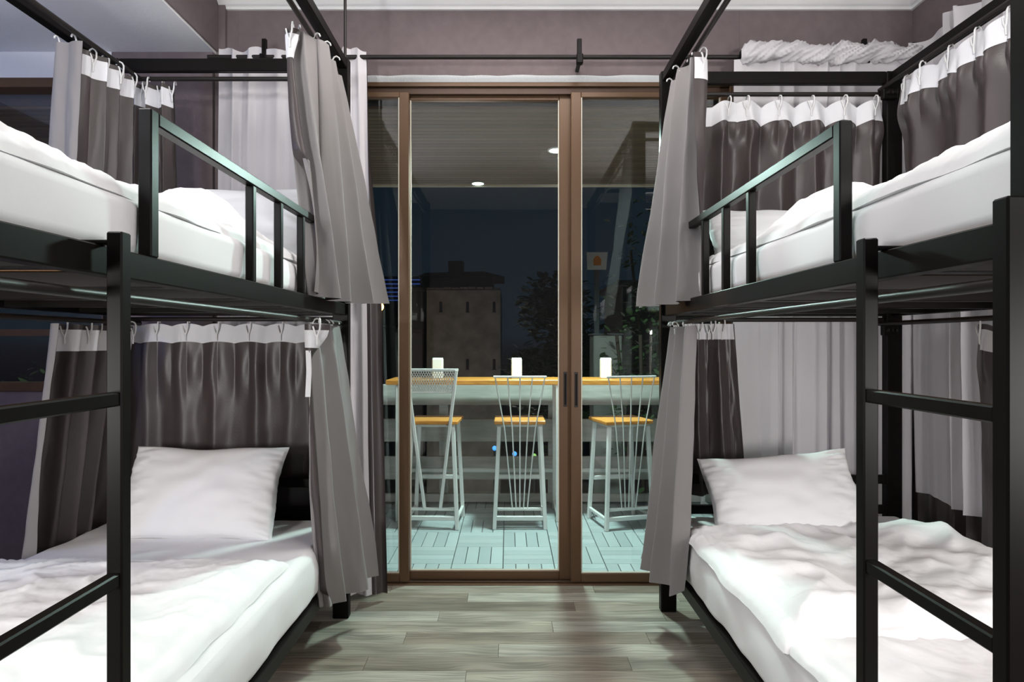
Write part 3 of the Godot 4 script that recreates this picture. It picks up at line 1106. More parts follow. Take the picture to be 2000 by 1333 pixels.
	if win:
		var lk := thing("light_blocker", "tall unseen cabinet added to shade the wall below the dark window", "light_blocker", Vector3(-2.31, 0, -1.35))  # unseen cabinet added to keep lamp light off the wall below the window
		part(lk, "body", bx(0.66, 1.9, 0.7, 0.004), "white_metal", Vector3(0, 0.95, 0))
		for q: float in [-1.0, 1.0]:
			var ld := part(lk, "door", bx(0.018, 1.84, 0.335, 0.003), "white_metal", Vector3(-0.34, 0.95, q * 0.171))
			part(ld, "handle", bx(0.02, 0.14, 0.012, 0.003), "black", Vector3(-0.018, 0, q * -0.13))
	# added two-headed floor lamp, out of view, to light the berths evenly
	var fl := thing("added_floor_lamp", "unseen two-headed floor lamp added to light the bunk by the dark window" if win else "unseen two-headed floor lamp added to light the bunk by the curtained wall", "lamp", Vector3(s * 1.80, 0, 0.34), "added floor lamps")
	part(fl, "base", disc(0.14, 0.02), "white_metal", Vector3(0, 0.01, 0))
	part(fl, "pole", tube([Vector3(0, 0.02, 0.02), Vector3(0, 2.16, 0.02)], 0.012, 10), "white_metal")
	part(fl, "arm", tube([Vector3(0, 2.15, 0.02), Vector3(s * -0.18, 2.15, 0.005)], 0.01, 8), "white_metal")
	for q in [[0.0, 1.12, 0.5], [s * -0.18, 2.15, 0.4]]:
		var turn := Basis(Vector3.UP, s * -0.23)
		part(fl, "panel_housing", bx(0.44, q[2] + 0.04, 0.03, 0.006), "white_metal", Vector3(q[0], q[1], -0.012), turn)
		part(fl, "panel", bx(0.4, q[2], 0.008, 0.002), "tube_glow", Vector3(q[0], q[1], -0.012) + turn * Vector3(0, 0, -0.019), turn)
	var rl := thing("berth_lamp", "slim lamp under the upper berth by the dark window" if win else "slim lamp under the upper berth by the curtained wall", "lamp", Vector3(s * 1.50, 1.431, -1.02), "berth lamps")
	part(rl, "housing", bx(0.46, 0.022, 0.06, 0.004), "white_metal", Vector3(0, -0.011, 0))
	part(rl, "tube", bx(0.42, 0.008, 0.04, 0.002), "tube_glow", Vector3(0, -0.026, 0))


func rod(o: Node3D, a: Vector3, b: Vector3) -> void:
	part(o, "curtain_rod", tube([a, b], 0.0105, 14), "black_rod")


# ------------------------------------------------------------------ mattresses, duvets, pillows

func bedding() -> void:
	for s: float in [-1.0, 1.0]:
		var win: bool = s < 0
		var by := "by the dark window" if win else "by the curtained wall"
		var zh := 2.889 if win else 2.96
		var x0 := 0.772 if win else 0.757
		var x1 := 1.86
		# lower mattress
		var sd: float = 3.0 + s
		var low := soft_box(Vector3(x1 - x0, 0.20, 2.02), 0.035, 0.035, func(q: Vector3, n: Vector3) -> float:
			var w := 0.004 * noise.get_noise_3d(q.x * 2.0 + sd, q.y * 9.0, q.z * 3.0) + 0.0025 * noise.get_noise_3d(q.x * 7.0, q.y * 16.0 + sd, q.z * 9.0)
			if absf(n.x) > 0.5:
				w += 0.012 * (1.0 - pow(q.y / 0.1, 2.0)) + 0.005 * noise.get_noise_3d(sd, q.y * 3.0 + q.z * 2.0, q.z * 5.0)
			return w)
		solo("mattress", "white sheeted lower mattress of the bunk " + by, "mattress", low, "linen", Vector3(s * (x0 + x1) * 0.5, 0.376, -(zh - 1.03)), "mattresses")
		var xu := 0.806 if win else 0.79
		var up := soft_box(Vector3(x1 - xu, 0.13, 2.02), 0.03, 0.035, func(q: Vector3, n: Vector3) -> float:
			var w := 0.004 * noise.get_noise_3d(q.x * 2.0 - sd, q.y * 9.0, q.z * 3.0)
			if absf(n.x) > 0.5:
				w += 0.003 * (1.0 - pow(q.y / 0.065, 2.0)) + 0.003 * noise.get_noise_3d(sd + 5.0, q.y * 4.0 + q.z * 2.0, q.z * 4.0)
			return w)
		solo("mattress", "white sheeted upper mattress of the bunk " + by, "mattress", up, "linen", Vector3(s * (xu + x1) * 0.5, 1.548, -(zh - 1.03)), "mattresses")
	# duvets: x and distance ranges, base height, thickness, seed
	quilt("white duvet spread flat over the lower mattress of the bunk by the dark window", -1.90, -0.81, 0.86, 2.26, 0.474, 0.055, 1, func(x: float, d: float) -> float:
		return 0.012 * noise.get_noise_2d(x * 2.5, d * 2.0))
	quilt("crumpled white duvet heaped towards the head of the lower berth by the curtained wall", 0.735, 1.79, 1.62, 2.64, 0.474, 0.068, 2, func(x: float, d: float) -> float:
		var far := 0.055 * exp(-(pow((x - 1.64) / 0.16, 2.0) + pow((d - 2.3) / 0.3, 2.0)))
		var fold := 0.03 * exp(-pow((d - 1.72 - 0.02 * sin(x * 9.0)) / 0.07, 2.0))
		return far + fold + 0.02 * noise.get_noise_2d(x * 3.0 + 4.0, d * 3.0) + 0.01 * noise.get_noise_2d(x * 8.0, d * 7.0))
	quilt("white duvet folded flat over the foot of the lower berth by the curtained wall", 0.75, 1.79, 0.90, 1.74, 0.474, 0.028, 3, func(x: float, d: float) -> float:
		return 0.012 * noise.get_noise_2d(x * 2.0, d * 3.0))
	quilt("thick white duvet on the upper berth by the dark window", -1.88, -0.814, 0.82, 2.47, 1.606, 0.07, 4, func(x: float, d: float) -> float:
		return 0.15 * exp(-(pow((d - 2.12) / 0.22, 2.0) + pow((x + 1.12) / 0.22, 2.0))) + 0.025 * noise.get_noise_2d(x * 2.5, d * 2.5) + 0.01 * smoothstep(-1.0, -1.4, x) - 0.012 + 0.055 * smoothstep(1.35, 0.9, d))
	quilt("thick white duvet on the upper berth by the curtained wall", 0.798, 1.785, 0.86, 2.60, 1.606, 0.07, 5, func(x: float, d: float) -> float:
		return 0.17 * exp(-(pow((d - 2.08) / 0.2, 2.0) + pow((x - 1.12) / 0.2, 2.0))) + 0.025 * noise.get_noise_2d(x * 2.5, d * 2.5) + 0.01 * smoothstep(1.0, 1.4, x) - 0.012 + 0.055 * smoothstep(1.4, 0.95, d))
	# pillows: bottom edge centre, direction of the width, direction up the face
	pillow("plump white pillow propped against the black curtain on the lower berth", Vector3(-1.335, 0.465, -2.58), Vector3(1, 0.0, 0.02), Vector3(0.05, 0.87, -0.46), 0.69, 0.415, 0.17, 1)
	pillow("plump white pillow propped askew against the pale drapes on the lower berth", Vector3(1.205, 0.475, -2.58), Vector3(1, 0.085, 0.03), Vector3(-0.09, 0.86, -0.50), 0.66, 0.375, 0.17, 2)
	pillow("white pillow propped at the head of the upper berth by the dark window", Vector3(-1.20, 1.615, -2.60), Vector3(1, 0.0, 0.0), Vector3(0.0, 0.88, -0.42), 0.68, 0.42, 0.16, 3)
	pillow("white pillow propped at the head of the upper berth by the curtained wall", Vector3(1.24, 1.615, -2.70), Vector3(1, 0.0, 0.0), Vector3(0.0, 0.80, -0.5), 0.66, 0.36, 0.16, 4)


func quilt(label: String, x0: float, x1: float, d0: float, d1: float, y0: float, t: float, sd: int, hump: Callable) -> void:
	var at := Vector3((x0 + x1) * 0.5, y0, -(d0 + d1) * 0.5)
	var w := x1 - x0
	var l := d1 - d0
	var r := t * 1.15
	var nu := roundi(w / 0.012)
	var nv := roundi(l / 0.014)
	var place := func(u: float, v: float, up: bool) -> Vector3:
		# crowd the grid towards the borders so that the rolled edge is round
		var uu := u - 0.09 * sin(TAU * u)
		var vv := v - 0.07 * sin(TAU * v)
		var a := minf(uu, 1.0 - uu) * w
		var b := minf(vv, 1.0 - vv) * l
		var x := lerpf(x0, x1, uu)
		var d := lerpf(d0, d1, vv)
		var pa := 1.0 - clampf(a / r, 0, 1)
		var pb := 1.0 - clampf(b / r, 0, 1)
		var e := sqrt(maxf(0.0, 1.0 - pa * pa)) * sqrt(maxf(0.0, 1.0 - pb * pb))
		# hem wanders a little; corners are rounded off
		var wx := 0.012 * noise.get_noise_2d(d * 4.0, sd * 7.0) * (1.0 if uu > 0.5 else -1.0) * smoothstep(0.25, 0.0, a)
		var wd := 0.014 * noise.get_noise_2d(x * 4.0, sd * 3.0 + 50.0) * smoothstep(0.25, 0.0, b)
		var y := 0.004
		if up:
			y = 0.004 + e * t * 0.72
			# stitched seam a hand's width inside the hem
			var m := minf(a, b)
			y -= 0.008 * exp(-pow((m - 0.055) / 0.010, 2.0))
			var inner := smoothstep(0.0, 0.16, m)
			y += e * (inner * (t * 0.28 + hump.call(x, d)))
			# gathers that run in from the hem
			y += e * 0.006 * noise.get_noise_2d(d * 26.0, sd) * smoothstep(0.22, 0.03, a) + e * 0.006 * noise.get_noise_2d(x * 26.0, sd + 9.0) * smoothstep(0.22, 0.03, b)
			# long soft creases
			var c := 1.0 - absf(noise.get_noise_2d(x * 2.2 + d * 1.1 + sd * 3.1, d * 3.0 - x * 1.3))
			y += e * inner * 0.012 * pow(c, 6.0)
			var c2 := 1.0 - absf(noise.get_noise_2d(x * 5.0 - d * 3.0 + sd, d * 5.0 + x * 2.0 + 3.0))
			y += e * inner * 0.006 * pow(c2, 5.0)
		return Vector3(x + wx, y0 + y, -(d + wd)) - at
	var top := sheet(field(nu, nv, func(u: float, v: float) -> Vector3: return place.call(u, v, true)))
	var bot := sheet(field(nu / 4, nv / 4, func(u: float, v: float) -> Vector3: return place.call(u, v, false)), 0.0, true)
	solo("duvet", label, "duvet", merged([top, bot]), "duvet", at, "white duvets")


func pillow(label: String, foot: Vector3, right: Vector3, up: Vector3, w: float, h: float, t: float, sd: int) -> void:
	right = right.normalized()
	var out := right.cross(up).normalized()
	up = out.cross(right)
	var mid := up * (h * 0.5) - out * 0.0
	var list := []
	for side: float in [1.0, -1.0]:
		var f := func(u: float, v: float) -> Vector3:
			var a := (u * 2.0 - 1.0)
			var b := (v * 2.0 - 1.0)
			a = sin(a * PI * 0.5) * 0.55 + a * 0.45
			b = sin(b * PI * 0.5) * 0.55 + b * 0.45
			var x := a * w * 0.5 * (1.0 - 0.055 * (1.0 - b * b))
			var y := b * h * 0.5 * (1.0 - 0.07 * (1.0 - a * a))
			var m := (1.0 - a * a) * (1.0 - b * b)
			var z := t * 0.5 * pow(maxf(m, 0.0), 0.42) * (1.0 - 0.14 * b)
			# creases that run from the corners and the short sides
			var edge := smoothstep(0.45, 1.0, absf(a)) * pow(maxf(m, 0.0), 0.25)
			z += edge * 0.013 * noise.get_noise_2d(b * 7.0 + sd * 11.0, a * 2.0 + side)
			z += edge * 0.008 * noise.get_noise_2d(b * 17.0 + sd * 5.0, a * 4.0)
			z += pow(maxf(m, 0.0), 0.3) * 0.005 * noise.get_noise_2d(a * 2.2 + sd, b * 2.2 + sd * 3.0)
			y += 0.006 * noise.get_noise_2d(a * 1.1, sd + 20.0) * absf(b)
			x += 0.005 * noise.get_noise_2d(b * 1.1, sd + 40.0) * absf(a)
			return right * x + up * y + out * z * side + mid
		list.append(sheet(field(56, 44, f), 0.0, side < 0))
	solo("pillow", label, "pillow", merged(list), "linen", foot, "white pillows")


# ------------------------------------------------------------------ curtains

func along(pts: Array, u: float) -> Vector3:
	# even pace along the polyline, corners rounded by sampling the neighbours
	var total := 0.0
	for i in pts.size() - 1:
		total += pts[i].distance_to(pts[i + 1])
	var want := clampf(u, 0.0, 1.0) * total
	for i in pts.size() - 1:
		var l: float = pts[i].distance_to(pts[i + 1])
		if want <= l or i == pts.size() - 2:
			return pts[i].lerp(pts[i + 1], clampf(want / l, 0.0, 1.0))
		want -= l
	return pts[-1]


func smooth_path(pts: Array, n: int, soft: float) -> PackedVector3Array:
	var out := PackedVector3Array()
	for i in n + 1:
		var u := float(i) / n
		var s := Vector3.ZERO
		for k in 5:
			s += along(pts, u + (k - 2) * 0.5 * soft * minf(1.0, minf(u, 1.0 - u) / maxf(soft, 1e-4)))
		out.append(s / 5.0)
	return out


# opts: folds, at, ab (fold depth at top and hem), grey (+1 or -1: on which side of up x tangent the cloth lies), tape (rows), hooks (list of u),
# sag, skew, wild, cloth, lining, lin_end (how far the lining runs past the cloth), soft
func curtain(called: String, label: String, group: String, top: Array, bottom: Array, o: Dictionary) -> Node3D:
	var nu: int = o.get("nu", 180)
	var nv: int = o.get("nv", 44)
	var tp := smooth_path(top, nu, o.get("soft", 0.04))
	var bp := smooth_path(bottom, nu, o.get("soft", 0.04))
	var sd: float = o.get("sd", 1.0)
	var folds: float = o.get("folds", 6.0)
	var at: float = o.get("at", 0.02)
	var ab: float = o.get("ab", 0.035)
	var sag: float = o.get("sag", 0.0)
	var hooks: Array = o.get("hooks", [])
	var skew: float = o.get("skew", 0.6)
	var wild: float = o.get("wild", 0.3)
	var flap: float = o.get("flap", -1.0)
	var calm: float = o.get("calm", 0.0)
	var fi := clampi(roundi(flap * nu), 0, nu)
	var phase := PackedFloat32Array()
	var amp := PackedFloat32Array()
	for i in nu + 1:
		var u := float(i) / nu
		phase.append(TAU * folds * (u + wild * 0.12 * noise.get_noise_2d(u * folds * 0.45, sd * 3.3)))
		amp.append(1.0 + wild * noise.get_noise_2d(u * folds * 0.5 + 7.0, sd))
	var base: Vector3 = bottom[0].lerp(bottom[-1], 0.5)
	base = Vector3(base.x, minf(bottom[0].y, bottom[-1].y), base.z)
	var place := func(u: float, v: float) -> Vector3:
		var i := roundi(u * nu)
		var ease := v
		var p := tp[i].lerp(bp[i], ease)
		if u < flap:
			# a turned-over leading edge that only shows near the heading
			var e := tp[fi].lerp(bp[fi], ease)
			var k := smoothstep(0.02, 0.13, v)
			p = Vector3(lerpf(p.x, e.x, k), p.y, lerpf(p.z, e.z, k))
		var a := tp[maxi(i - 2, 0)].lerp(bp[maxi(i - 2, 0)], ease)
		var b := tp[mini(i + 2, nu)].lerp(bp[mini(i + 2, nu)], ease)
		var t := b - a
		t.y = 0
		t = t.normalized()
		var n := Vector3.UP.cross(t)
		var ph := phase[i] + skew * v * noise.get_noise_2d(u * 3.0 + 2.0, v * 1.2 + sd)
		var am := lerpf(at, ab, pow(v, 0.7)) * amp[i] * (1.0 if calm <= 0.0 else lerpf(0.25, 1.0, smoothstep(calm, calm + 0.12, u)))
		var s := sin(ph)
		var crease: float = o.get("crease", 0.0) * smoothstep(0.02, 0.2, v)
		p += n * am * lerpf(s + 0.18 * sin(2.0 * ph + 1.1), o.get("grey", 1.0) * (2.2 * pow(absf(sin(ph * 0.5)), 0.6) - 1.3), crease)
		p += t * am * 0.14 * sin(2.0 * ph)
		# sub-folds and small creases of the cloth
		p += n * 0.35 * ab * v * 0.35 * noise.get_noise_2d(u * folds * 2.3 + sd, v * 1.6)
		p += n * 0.0022 * noise.get_noise_3d(u * 14.0, v * 6.0 + u * 5.0, sd)
		p.y += o.get("ruffle", 0.0) * exp(-v * 30.0) * (sin(ph * 0.5 + 1.0) + 0.6 * noise.get_noise_2d(u * 14.0, sd))
		if sag > 0.0 and hooks.size() > 1:
			var near := 1.0
			for h in hooks:
				near = minf(near, absf(u - h))
			var span := 0.5 / hooks.size()
			var q := clampf(near / span, 0.0, 1.0)
			p.y -= sag * q * q * exp(-v * 9.0)
			# pulled drapes that hang between two hooks
			p += n * o.get("scallop", 0.02) * sin(PI * minf(q, 1.0)) * exp(-pow((v - 0.16) / 0.09, 2.0)) * o.get("grey", 1.0) * -1.0
			p.y += -0.5 * sag * q * exp(-pow((v - 0.15) / 0.08, 2.0))
		return p - base
	var g := field(nu, nv, place)
	var grey: float = o.get("grey", 1.0)
	# field normals are du x dv = t x down = -(up x t) turned: find which side they lie on
	var k := (nv / 2) * (nu + 1) + nu / 2
	var t2: Vector3 = tp[nu / 2 + 2] - tp[nu / 2 - 2]
	var side: float = grey * signf(g[1][k].dot(Vector3.UP.cross(t2)) + 1e-9)
	# trust the overall path rather than one fold
	var total := 0.0
	for i in range(2, nu - 2):
		var tt: Vector3 = tp[i + 2] - tp[i - 2]
		total += g[1][(nv / 2) * (nu + 1) + i].dot(Vector3.UP.cross(tt).normalized())
	side = grey * (1.0 if total > 0 else -1.0)
	var c := thing(called, label, "curtain", base, group)
	part(c, "cloth", sheet(g, 0.0014 * side, side < 0), o.get("cloth", "grey_cloth"))
	if o.get("lining", "vinyl") != "":
		var gl := g
		if o.get("lin_drop", 0.0) != 0.0 or o.get("lin_end", 0.0) != 0.0:
			var dy: float = o.get("lin_drop", 0.0)
			var dx: float = o.get("lin_end", 0.0)
			gl = field(nu, nv, func(u: float, v: float) -> Vector3:
				var q: Vector3 = place.call(u, v)
				return q + Vector3(dx * smoothstep(0.85, 1.0, u) * smoothstep(0.1, 0.5, v), -dy * v, 0) + Vector3(0, 0, -0.006 if dx != 0.0 else 0.0))
		if o.has("lin_shift"):
			var moved: PackedVector3Array = gl[0].duplicate()
			for q in moved.size():
				moved[q] += o.lin_shift
			gl = [moved, gl[1], gl[2], gl[3]]
		part(c, "lining", sheet(gl, -0.0014 * side, side > 0), o.get("lining", "vinyl"))
	if o.get("tape", 0) > 0:
		part(c, "header_tape", sheet(g, -0.0034 * side, side > 0, 1, nu - 1, o.get("tape_from", 1), o.get("tape_from", 1) + int(o.tape)), "tape")
	if o.has("hem_band"):
		var hb: Array = o.hem_band
		part(c, "hem_band", sheet(g, 0.0034 * side, side < 0, int(hb[0] * nu), int(hb[1] * nu), int(hb[2] * nv), nv), "tape")
	if hook_mesh == null:
		hook_mesh = merged([
			tube([Vector3(0, -0.058, 0.002), Vector3(0, -0.03, 0.004), Vector3(0.006, -0.012, 0.006), Vector3(0.011, 0.006, 0.008), Vector3(0.012, 0.028, 0.008), Vector3(0.011, 0.04, 0.002), Vector3(0.009, 0.045, -0.008), Vector3(0.007, 0.04, -0.018), Vector3(0.006, 0.03, -0.022)], 0.0036, 7),
			tube([Vector3(0, -0.03, 0.004), Vector3(-0.007, -0.014, 0.006), Vector3(-0.012, 0.004, 0.005), Vector3(-0.015, 0.014, 0.002)], 0.0032, 7)])
	for h in hooks:
		var i := clampi(roundi(h * nu), 2, nu - 2)
		var t: Vector3 = tp[i + 2] - tp[i - 2]
		t.y = 0
		t = t.normalized()
		var n := Vector3.UP.cross(t) * -grey
		part(c, "hook", hook_mesh, "hook", g[0][(nu + 1) + i] + n * 0.006 + Vector3(0, o.get("hook_up", 0.0), 0), Basis(Vector3.UP.cross(n), Vector3.UP, n))
	return c


func spread(n: int, a := 0.03, b := 0.97) -> Array:
	var out := []
	for k in n:
		out.append(lerpf(a, b, float(k) / (n - 1)))
	return out


func P3(x: float, y: float, d: float) -> Vector3:
	return Vector3(x, y, -d)


func curtains() -> void:
	var gb := "bunk bed curtains"
	# --- bunk by the dark window, upper berth
	curtain("bed_curtain", "grey curtain bunched on the upper aisle rod of the bunk by the dark window", gb,
		[P3(-0.825, 2.535, 2.43), P3(-0.868, 2.535, 2.42), P3(-0.865, 2.54, 2.455), P3(-0.755, 2.54, 2.50), P3(-0.785, 2.54, 2.62), P3(-0.795, 2.54, 2.85)],
		[P3(-0.80, 1.50, 2.40), P3(-0.765, 1.49, 2.38), P3(-0.715, 1.475, 2.48), P3(-0.70, 1.47, 2.62), P3(-0.60, 1.485, 2.90)],
		{"folds": 3.6, "at": 0.02, "ab": 0.042, "grey": -1.0, "tape": 4, "hooks": [0.05, 0.2, 0.36, 0.5, 0.62, 0.75, 0.9], "sd": 2.0, "soft": 0.04, "flap": 0.09, "skew": 1.2})
	curtain("bed_curtain", "curtain with one broad grey fold, gathered on the outer upper rod by the dark window", gb,
		[P3(-1.735, 2.53, 2.50), P3(-1.86, 2.53, 2.52), P3(-1.87, 2.53, 2.57), P3(-1.755, 2.53, 2.59), P3(-1.75, 2.53, 2.86)],
		[P3(-1.78, 1.62, 2.50), P3(-1.92, 1.62, 2.52), P3(-1.92, 1.62, 2.58), P3(-1.80, 1.62, 2.62), P3(-1.76, 1.62, 2.86)],
		{"folds": 6.0, "at": 0.018, "ab": 0.028, "calm": 0.24, "grey": 1.0, "tape": 4, "hooks": [0.04, 0.18, 0.55, 0.66, 0.77, 0.88, 0.97], "sd": 3.0, "soft": 0.03})
	curtain("bed_curtain", "narrow dark-lined curtain gathered at the corner of the upper head rod by the window", gb,
		[P3(-1.815, 2.53, 2.925), P3(-1.595, 2.53, 2.925)], [P3(-1.83, 1.60, 2.925), P3(-1.565, 1.60, 2.925)],
		{"folds": 3.5, "at": 0.022, "ab": 0.03, "grey": 1.0, "tape": 4, "hooks": [0.06, 0.3, 0.5, 0.72, 0.97], "sd": 4.0, "nu": 100})
	# --- same bunk, lower berth
	curtain("bed_curtain", "wide black-lined curtain hanging behind the lower pillow of the bunk by the dark window", gb,
		[P3(-1.84, 1.392, 2.945), P3(-0.85, 1.392, 2.945)], [P3(-1.84, 0.13, 2.95), P3(-0.86, 0.13, 2.95)],
		{"folds": 6.0, "at": 0.007, "ab": 0.012, "grey": 1.0, "tape": 3, "tape_from": 0, "hooks": [0.005, 0.155, 0.305, 0.455, 0.606, 0.757, 0.907], "sag": 0.012, "scallop": 0.013, "sd": 5.0, "skew": 0.4, "nu": 220, "hook_up": 0.004})
	curtain("bed_curtain", "curtain with bluish grey edge, gathered on the outer lower rod by the dark window", gb,
		[P3(-1.725, 1.375, 2.36), P3(-1.80, 1.375, 2.40), P3(-1.80, 1.375, 2.46), P3(-1.745, 1.375, 2.48), P3(-1.745, 1.375, 2.84)],
		[P3(-1.868, 0.42, 2.40), P3(-1.925, 0.42, 2.43), P3(-1.935, 0.42, 2.50), P3(-1.885, 0.42, 2.55), P3(-1.88, 0.42, 2.84)],
		{"folds": 5.0, "at": 0.014, "ab": 0.022, "grey": 1.0, "tape": 4, "hooks": [0.3, 0.5, 0.62, 0.74, 0.86, 0.96], "sd": 6.0, "soft": 0.03})
	var fc := curtain("bed_curtain", "grey curtain with a loose white strap on the lower aisle rod by the dark window", gb,
		[P3(-0.70, 1.372, 2.405), P3(-0.782, 1.372, 2.385), P3(-0.790, 1.375, 2.42), P3(-0.79, 1.378, 2.85)],
		[P3(-0.750, 0.235, 2.44), P3(-0.756, 0.235, 2.42), P3(-0.740, 0.235, 2.46), P3(-0.70, 0.21, 2.66), P3(-0.615, 0.20, 2.90)],
		{"folds": 2.6, "at": 0.016, "ab": 0.040, "grey": -1.0, "tape": 3, "hooks": [0.08, 0.3, 0.45, 0.6, 0.72, 0.84, 0.95], "sd": 7.0, "soft": 0.03, "flap": 0.16, "skew": 0.9, "nv": 50})
	var st := V(602, 685, 2.38)
	part(fc, "strap", tube_ribbon([st, st + Vector3(0.003, -0.08, 0), st + Vector3(-0.001, -0.18, 0.002)], 0.02), "tape", -fc.position)
	# --- bunk by the curtained wall, upper berth
	curtain("bed_curtain", "grey curtain bunched on the upper aisle rod of the bunk by the curtained wall", gb,
		[P3(0.772, 2.505, 2.93), P3(0.772, 2.505, 2.62), P3(0.82, 2.50, 2.56), P3(0.78, 2.505, 2.53)],
		[P3(0.60, 1.47, 2.96), P3(0.70, 1.465, 2.62), P3(0.755, 1.475, 2.50), P3(0.80, 1.50, 2.46)],
		{"folds": 3.6, "at": 0.02, "ab": 0.042, "grey": -1.0, "tape": 4, "hooks": [0.05, 0.2, 0.35, 0.5, 0.66, 0.8, 0.95], "sd": 8.0, "soft": 0.05, "skew": 1.0})
	curtain("bed_curtain", "black-lined curtain across the upper head rod of the bunk by the curtained wall", gb,
		[P3(0.915, 2.475, 2.985), P3(1.81, 2.475, 2.985)], [P3(0.90, 1.60, 2.985), P3(1.80, 1.60, 2.985)],
		{"folds": 6.0, "at": 0.009, "ab": 0.026, "grey": 1.0, "tape": 5, "tape_from": 0, "hooks": [0.17, 0.265, 0.438, 0.615, 0.79, 0.957], "sag": 0.03, "scallop": 0.03, "sd": 9.0, "nu": 220})
	curtain("bed_curtain", "black-lined curtain drawn along the outer upper rod by the curtained wall", gb,
		[P3(1.80, 2.495, 2.83), P3(1.80, 2.495, 1.20)], [P3(1.83, 1.62, 2.85), P3(1.83, 1.62, 1.20)],
		{"folds": 8.0, "at": 0.012, "ab": 0.034, "grey": 1.0, "tape": 5, "tape_from": 0, "hooks": spread(12, 0.015, 0.985), "sag": 0.022, "scallop": 0.03, "sd": 10.0, "nu": 280})
	# --- same bunk, lower berth
	curtain("bed_curtain", "grey curtain bunched on the lower aisle rod of the bunk by the curtained wall", gb,
		[P3(0.772, 1.372, 2.94), P3(0.772, 1.372, 2.63), P3(0.79, 1.372, 2.60)],
		[P3(0.635, 0.26, 2.96), P3(0.675, 0.25, 2.66), P3(0.70, 0.255, 2.52), P3(0.708, 0.29, 2.50)],
		{"folds": 3.0, "at": 0.018, "ab": 0.042, "grey": -1.0, "tape": 3, "hooks": [0.06, 0.18, 0.3, 0.42, 0.54, 0.8], "sd": 12.0, "soft": 0.05, "skew": 0.9, "nv": 50})
	curtain("bed_curtain", "narrow black-lined curtain gathered at the corner of the lower head rod by pale drapes", gb,
		[P3(0.85, 1.392, 2.985), P3(1.095, 1.392, 2.985)], [P3(0.84, 0.56, 2.985), P3(1.155, 0.56, 2.985)],
		{"folds": 2.6, "at": 0.014, "ab": 0.026, "grey": 1.0, "tape": 4, "tape_from": 0, "hooks": [0.1, 0.3, 0.5, 0.56, 0.75], "sd": 13.0, "nu": 110})
	curtain("bed_curtain", "black-lined curtain with a white header on the outer lower rod by the curtained wall", gb,
		[P3(1.80, 1.372, 2.36), P3(1.80, 1.372, 1.30)], [P3(1.83, 0.50, 2.40), P3(1.83, 0.50, 1.30)],
		{"folds": 5.0, "at": 0.012, "ab": 0.03, "grey": 1.0, "tape": 4, "tape_from": 1, "hooks": spread(8, 0.012, 0.985), "sag": 0.012, "sd": 14.0, "nu": 200})
	# --- drapes on the wall rods
	var gw := "drapes on the wall rods"
	curtain("door_drape", "long pale grey drape drawn back beside the bunk near the dark window", gw,
		[P3(-1.50, 2.815, 3.17), P3(-0.735, 2.815, 3.17)], [P3(-1.52, 0.035, 3.16), P3(-0.66, 0.035, 3.08)],
		{"folds": 7.0, "at": 0.02, "ab": 0.034, "crease": 0.5, "ruffle": 0.012, "grey": -1.0, "cloth": "pale_cloth", "sd": 15.0, "lin_shift": Vector3(0, 0, -0.008), "nu": 240, "nv": 80, "wild": 0.6, "lin_end": 0.05, "hem_band": [0.93, 0.985, 0.95]})
	curtain("door_drape", "long pale grey drape hanging behind the head of the bunk by the curtained wall", gw,
		[P3(1.16, 2.755, 3.155), P3(2.08, 2.755, 3.155)], [P3(1.15, 0.30, 3.17), P3(2.08, 0.30, 3.17)],
		{"folds": 8.0, "at": 0.009, "ab": 0.034, "crease": 0.75, "grey": -1.0, "cloth": "pale_cloth", "sd": 16.0, "lin_shift": Vector3(0, 0, -0.012), "nu": 260, "nv": 80, "wild": 0.7})
	curtain("wall_drape", "pale drape with a ruffled heading, dark lining showing below, on the solid wall", gw,
		[P3(2.09, 2.85, 3.2), P3(2.09, 2.85, 1.2)], [P3(2.09, 0.545, 3.16), P3(2.09, 0.50, 2.4), P3(2.09, 0.50, 1.2)],
		{"folds": 13.0, "at": 0.034, "ab": 0.032, "crease": 0.5, "ruffle": 0.02, "grey": -1.0, "cloth": "pale_cloth", "sd": 17.0, "lin_shift": Vector3(0.014, 0, 0), "nu": 360, "nv": 70, "wild": 0.6, "lin_drop": 0.45})


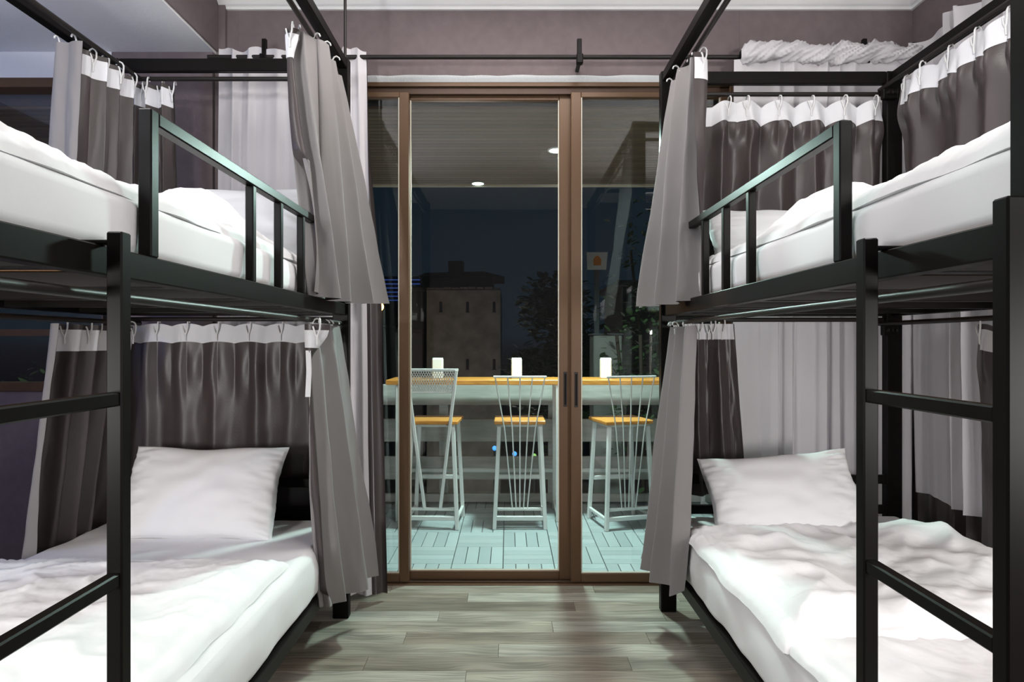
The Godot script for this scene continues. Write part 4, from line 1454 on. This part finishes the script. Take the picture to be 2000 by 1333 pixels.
# flat ribbon along a path, wide across x
func tube_ribbon(pts: Array, w: float) -> ArrayMesh:
	var f := func(u: float, v: float) -> Vector3:
		var p := along(pts, v)
		var q := [Vector2(-0.5, 0.0008), Vector2(0.5, 0.0008), Vector2(0.5, -0.0008), Vector2(-0.5, -0.0008), Vector2(-0.5, 0.0008)]
		var c: Vector2 = q[roundi(u * 4)]
		return p + Vector3(c.x * w, 0, c.y)
	return sheet(field(4, 10, f), 0.0, true)


func wall_rods() -> void:
	var y := 2.775
	var r := thing("curtain_rod", "long thin black curtain rod across the top of the door", "curtain rod", P3(0.3, y, 3.17))
	part(r, "pole", tube([Vector3(-1.85, 0, 0), Vector3(1.82, 0, 0)], 0.0115, 14), "black_rod")
	for px in [515, 1132, 1690]:
		var x := V(px, 117, 3.17).x - 0.3
		bar(r, "bracket", Vector3(x, -0.035, -0.01), Vector3(x, 0.098, -0.01), 0.024, 0.02, "black")
		part(r, "bracket_arm", bx(0.02, 0.016, 0.12, 0.002), "black", Vector3(x, -0.018, -0.06))
		part(r, "bracket_cup", bx(0.034, 0.05, 0.034, 0.004), "black", Vector3(x, -0.012, 0.002))
	var w := thing("curtain_rod", "black curtain rod along the solid wall behind the drape", "curtain rod", P3(2.11, y, 2.2))
	part(w, "pole", tube([Vector3(0, 0, -0.95), Vector3(0, 0, 1.1)], 0.0115, 14), "black_rod")
	# scrunched heading pushed together over the rod above the head bar
	var x0 := V(1445, 0, 3.15).x
	var x1 := V(1790, 0, 3.15).x
	var f := func(u: float, v: float) -> Vector3:
		var a := v * TAU
		var x := lerpf(x0, x1, u)
		var k := noise.get_noise_2d(x * 7.0 + a * 0.55, 3.0)
		var k2 := noise.get_noise_2d(x * 12.0 + a * 0.9, sin(a) * 1.1 + 7.0)
		var rr := 0.041 + 0.006 * sin(x * 55.0 + a * 1.0 + k * 9.0) + 0.010 * k + 0.02 * (k2 * k2 - 0.15)
		rr *= smoothstep(0.0, 0.02, u) * 0.4 + 0.6
		return Vector3(x - 1.66, cos(a) * rr * 1.12 - 0.004 + 0.012 * noise.get_noise_2d(x * 4.0, 8.0), sin(a) * rr)
	solo("scrunched_drape", "grey drape heading scrunched into a roll on the rod above the bunk", "curtain", sheet(field(320, 28, f), 0.0, true), "pale_cloth", P3(1.66, 2.785, 3.15), "drapes on the wall rods")
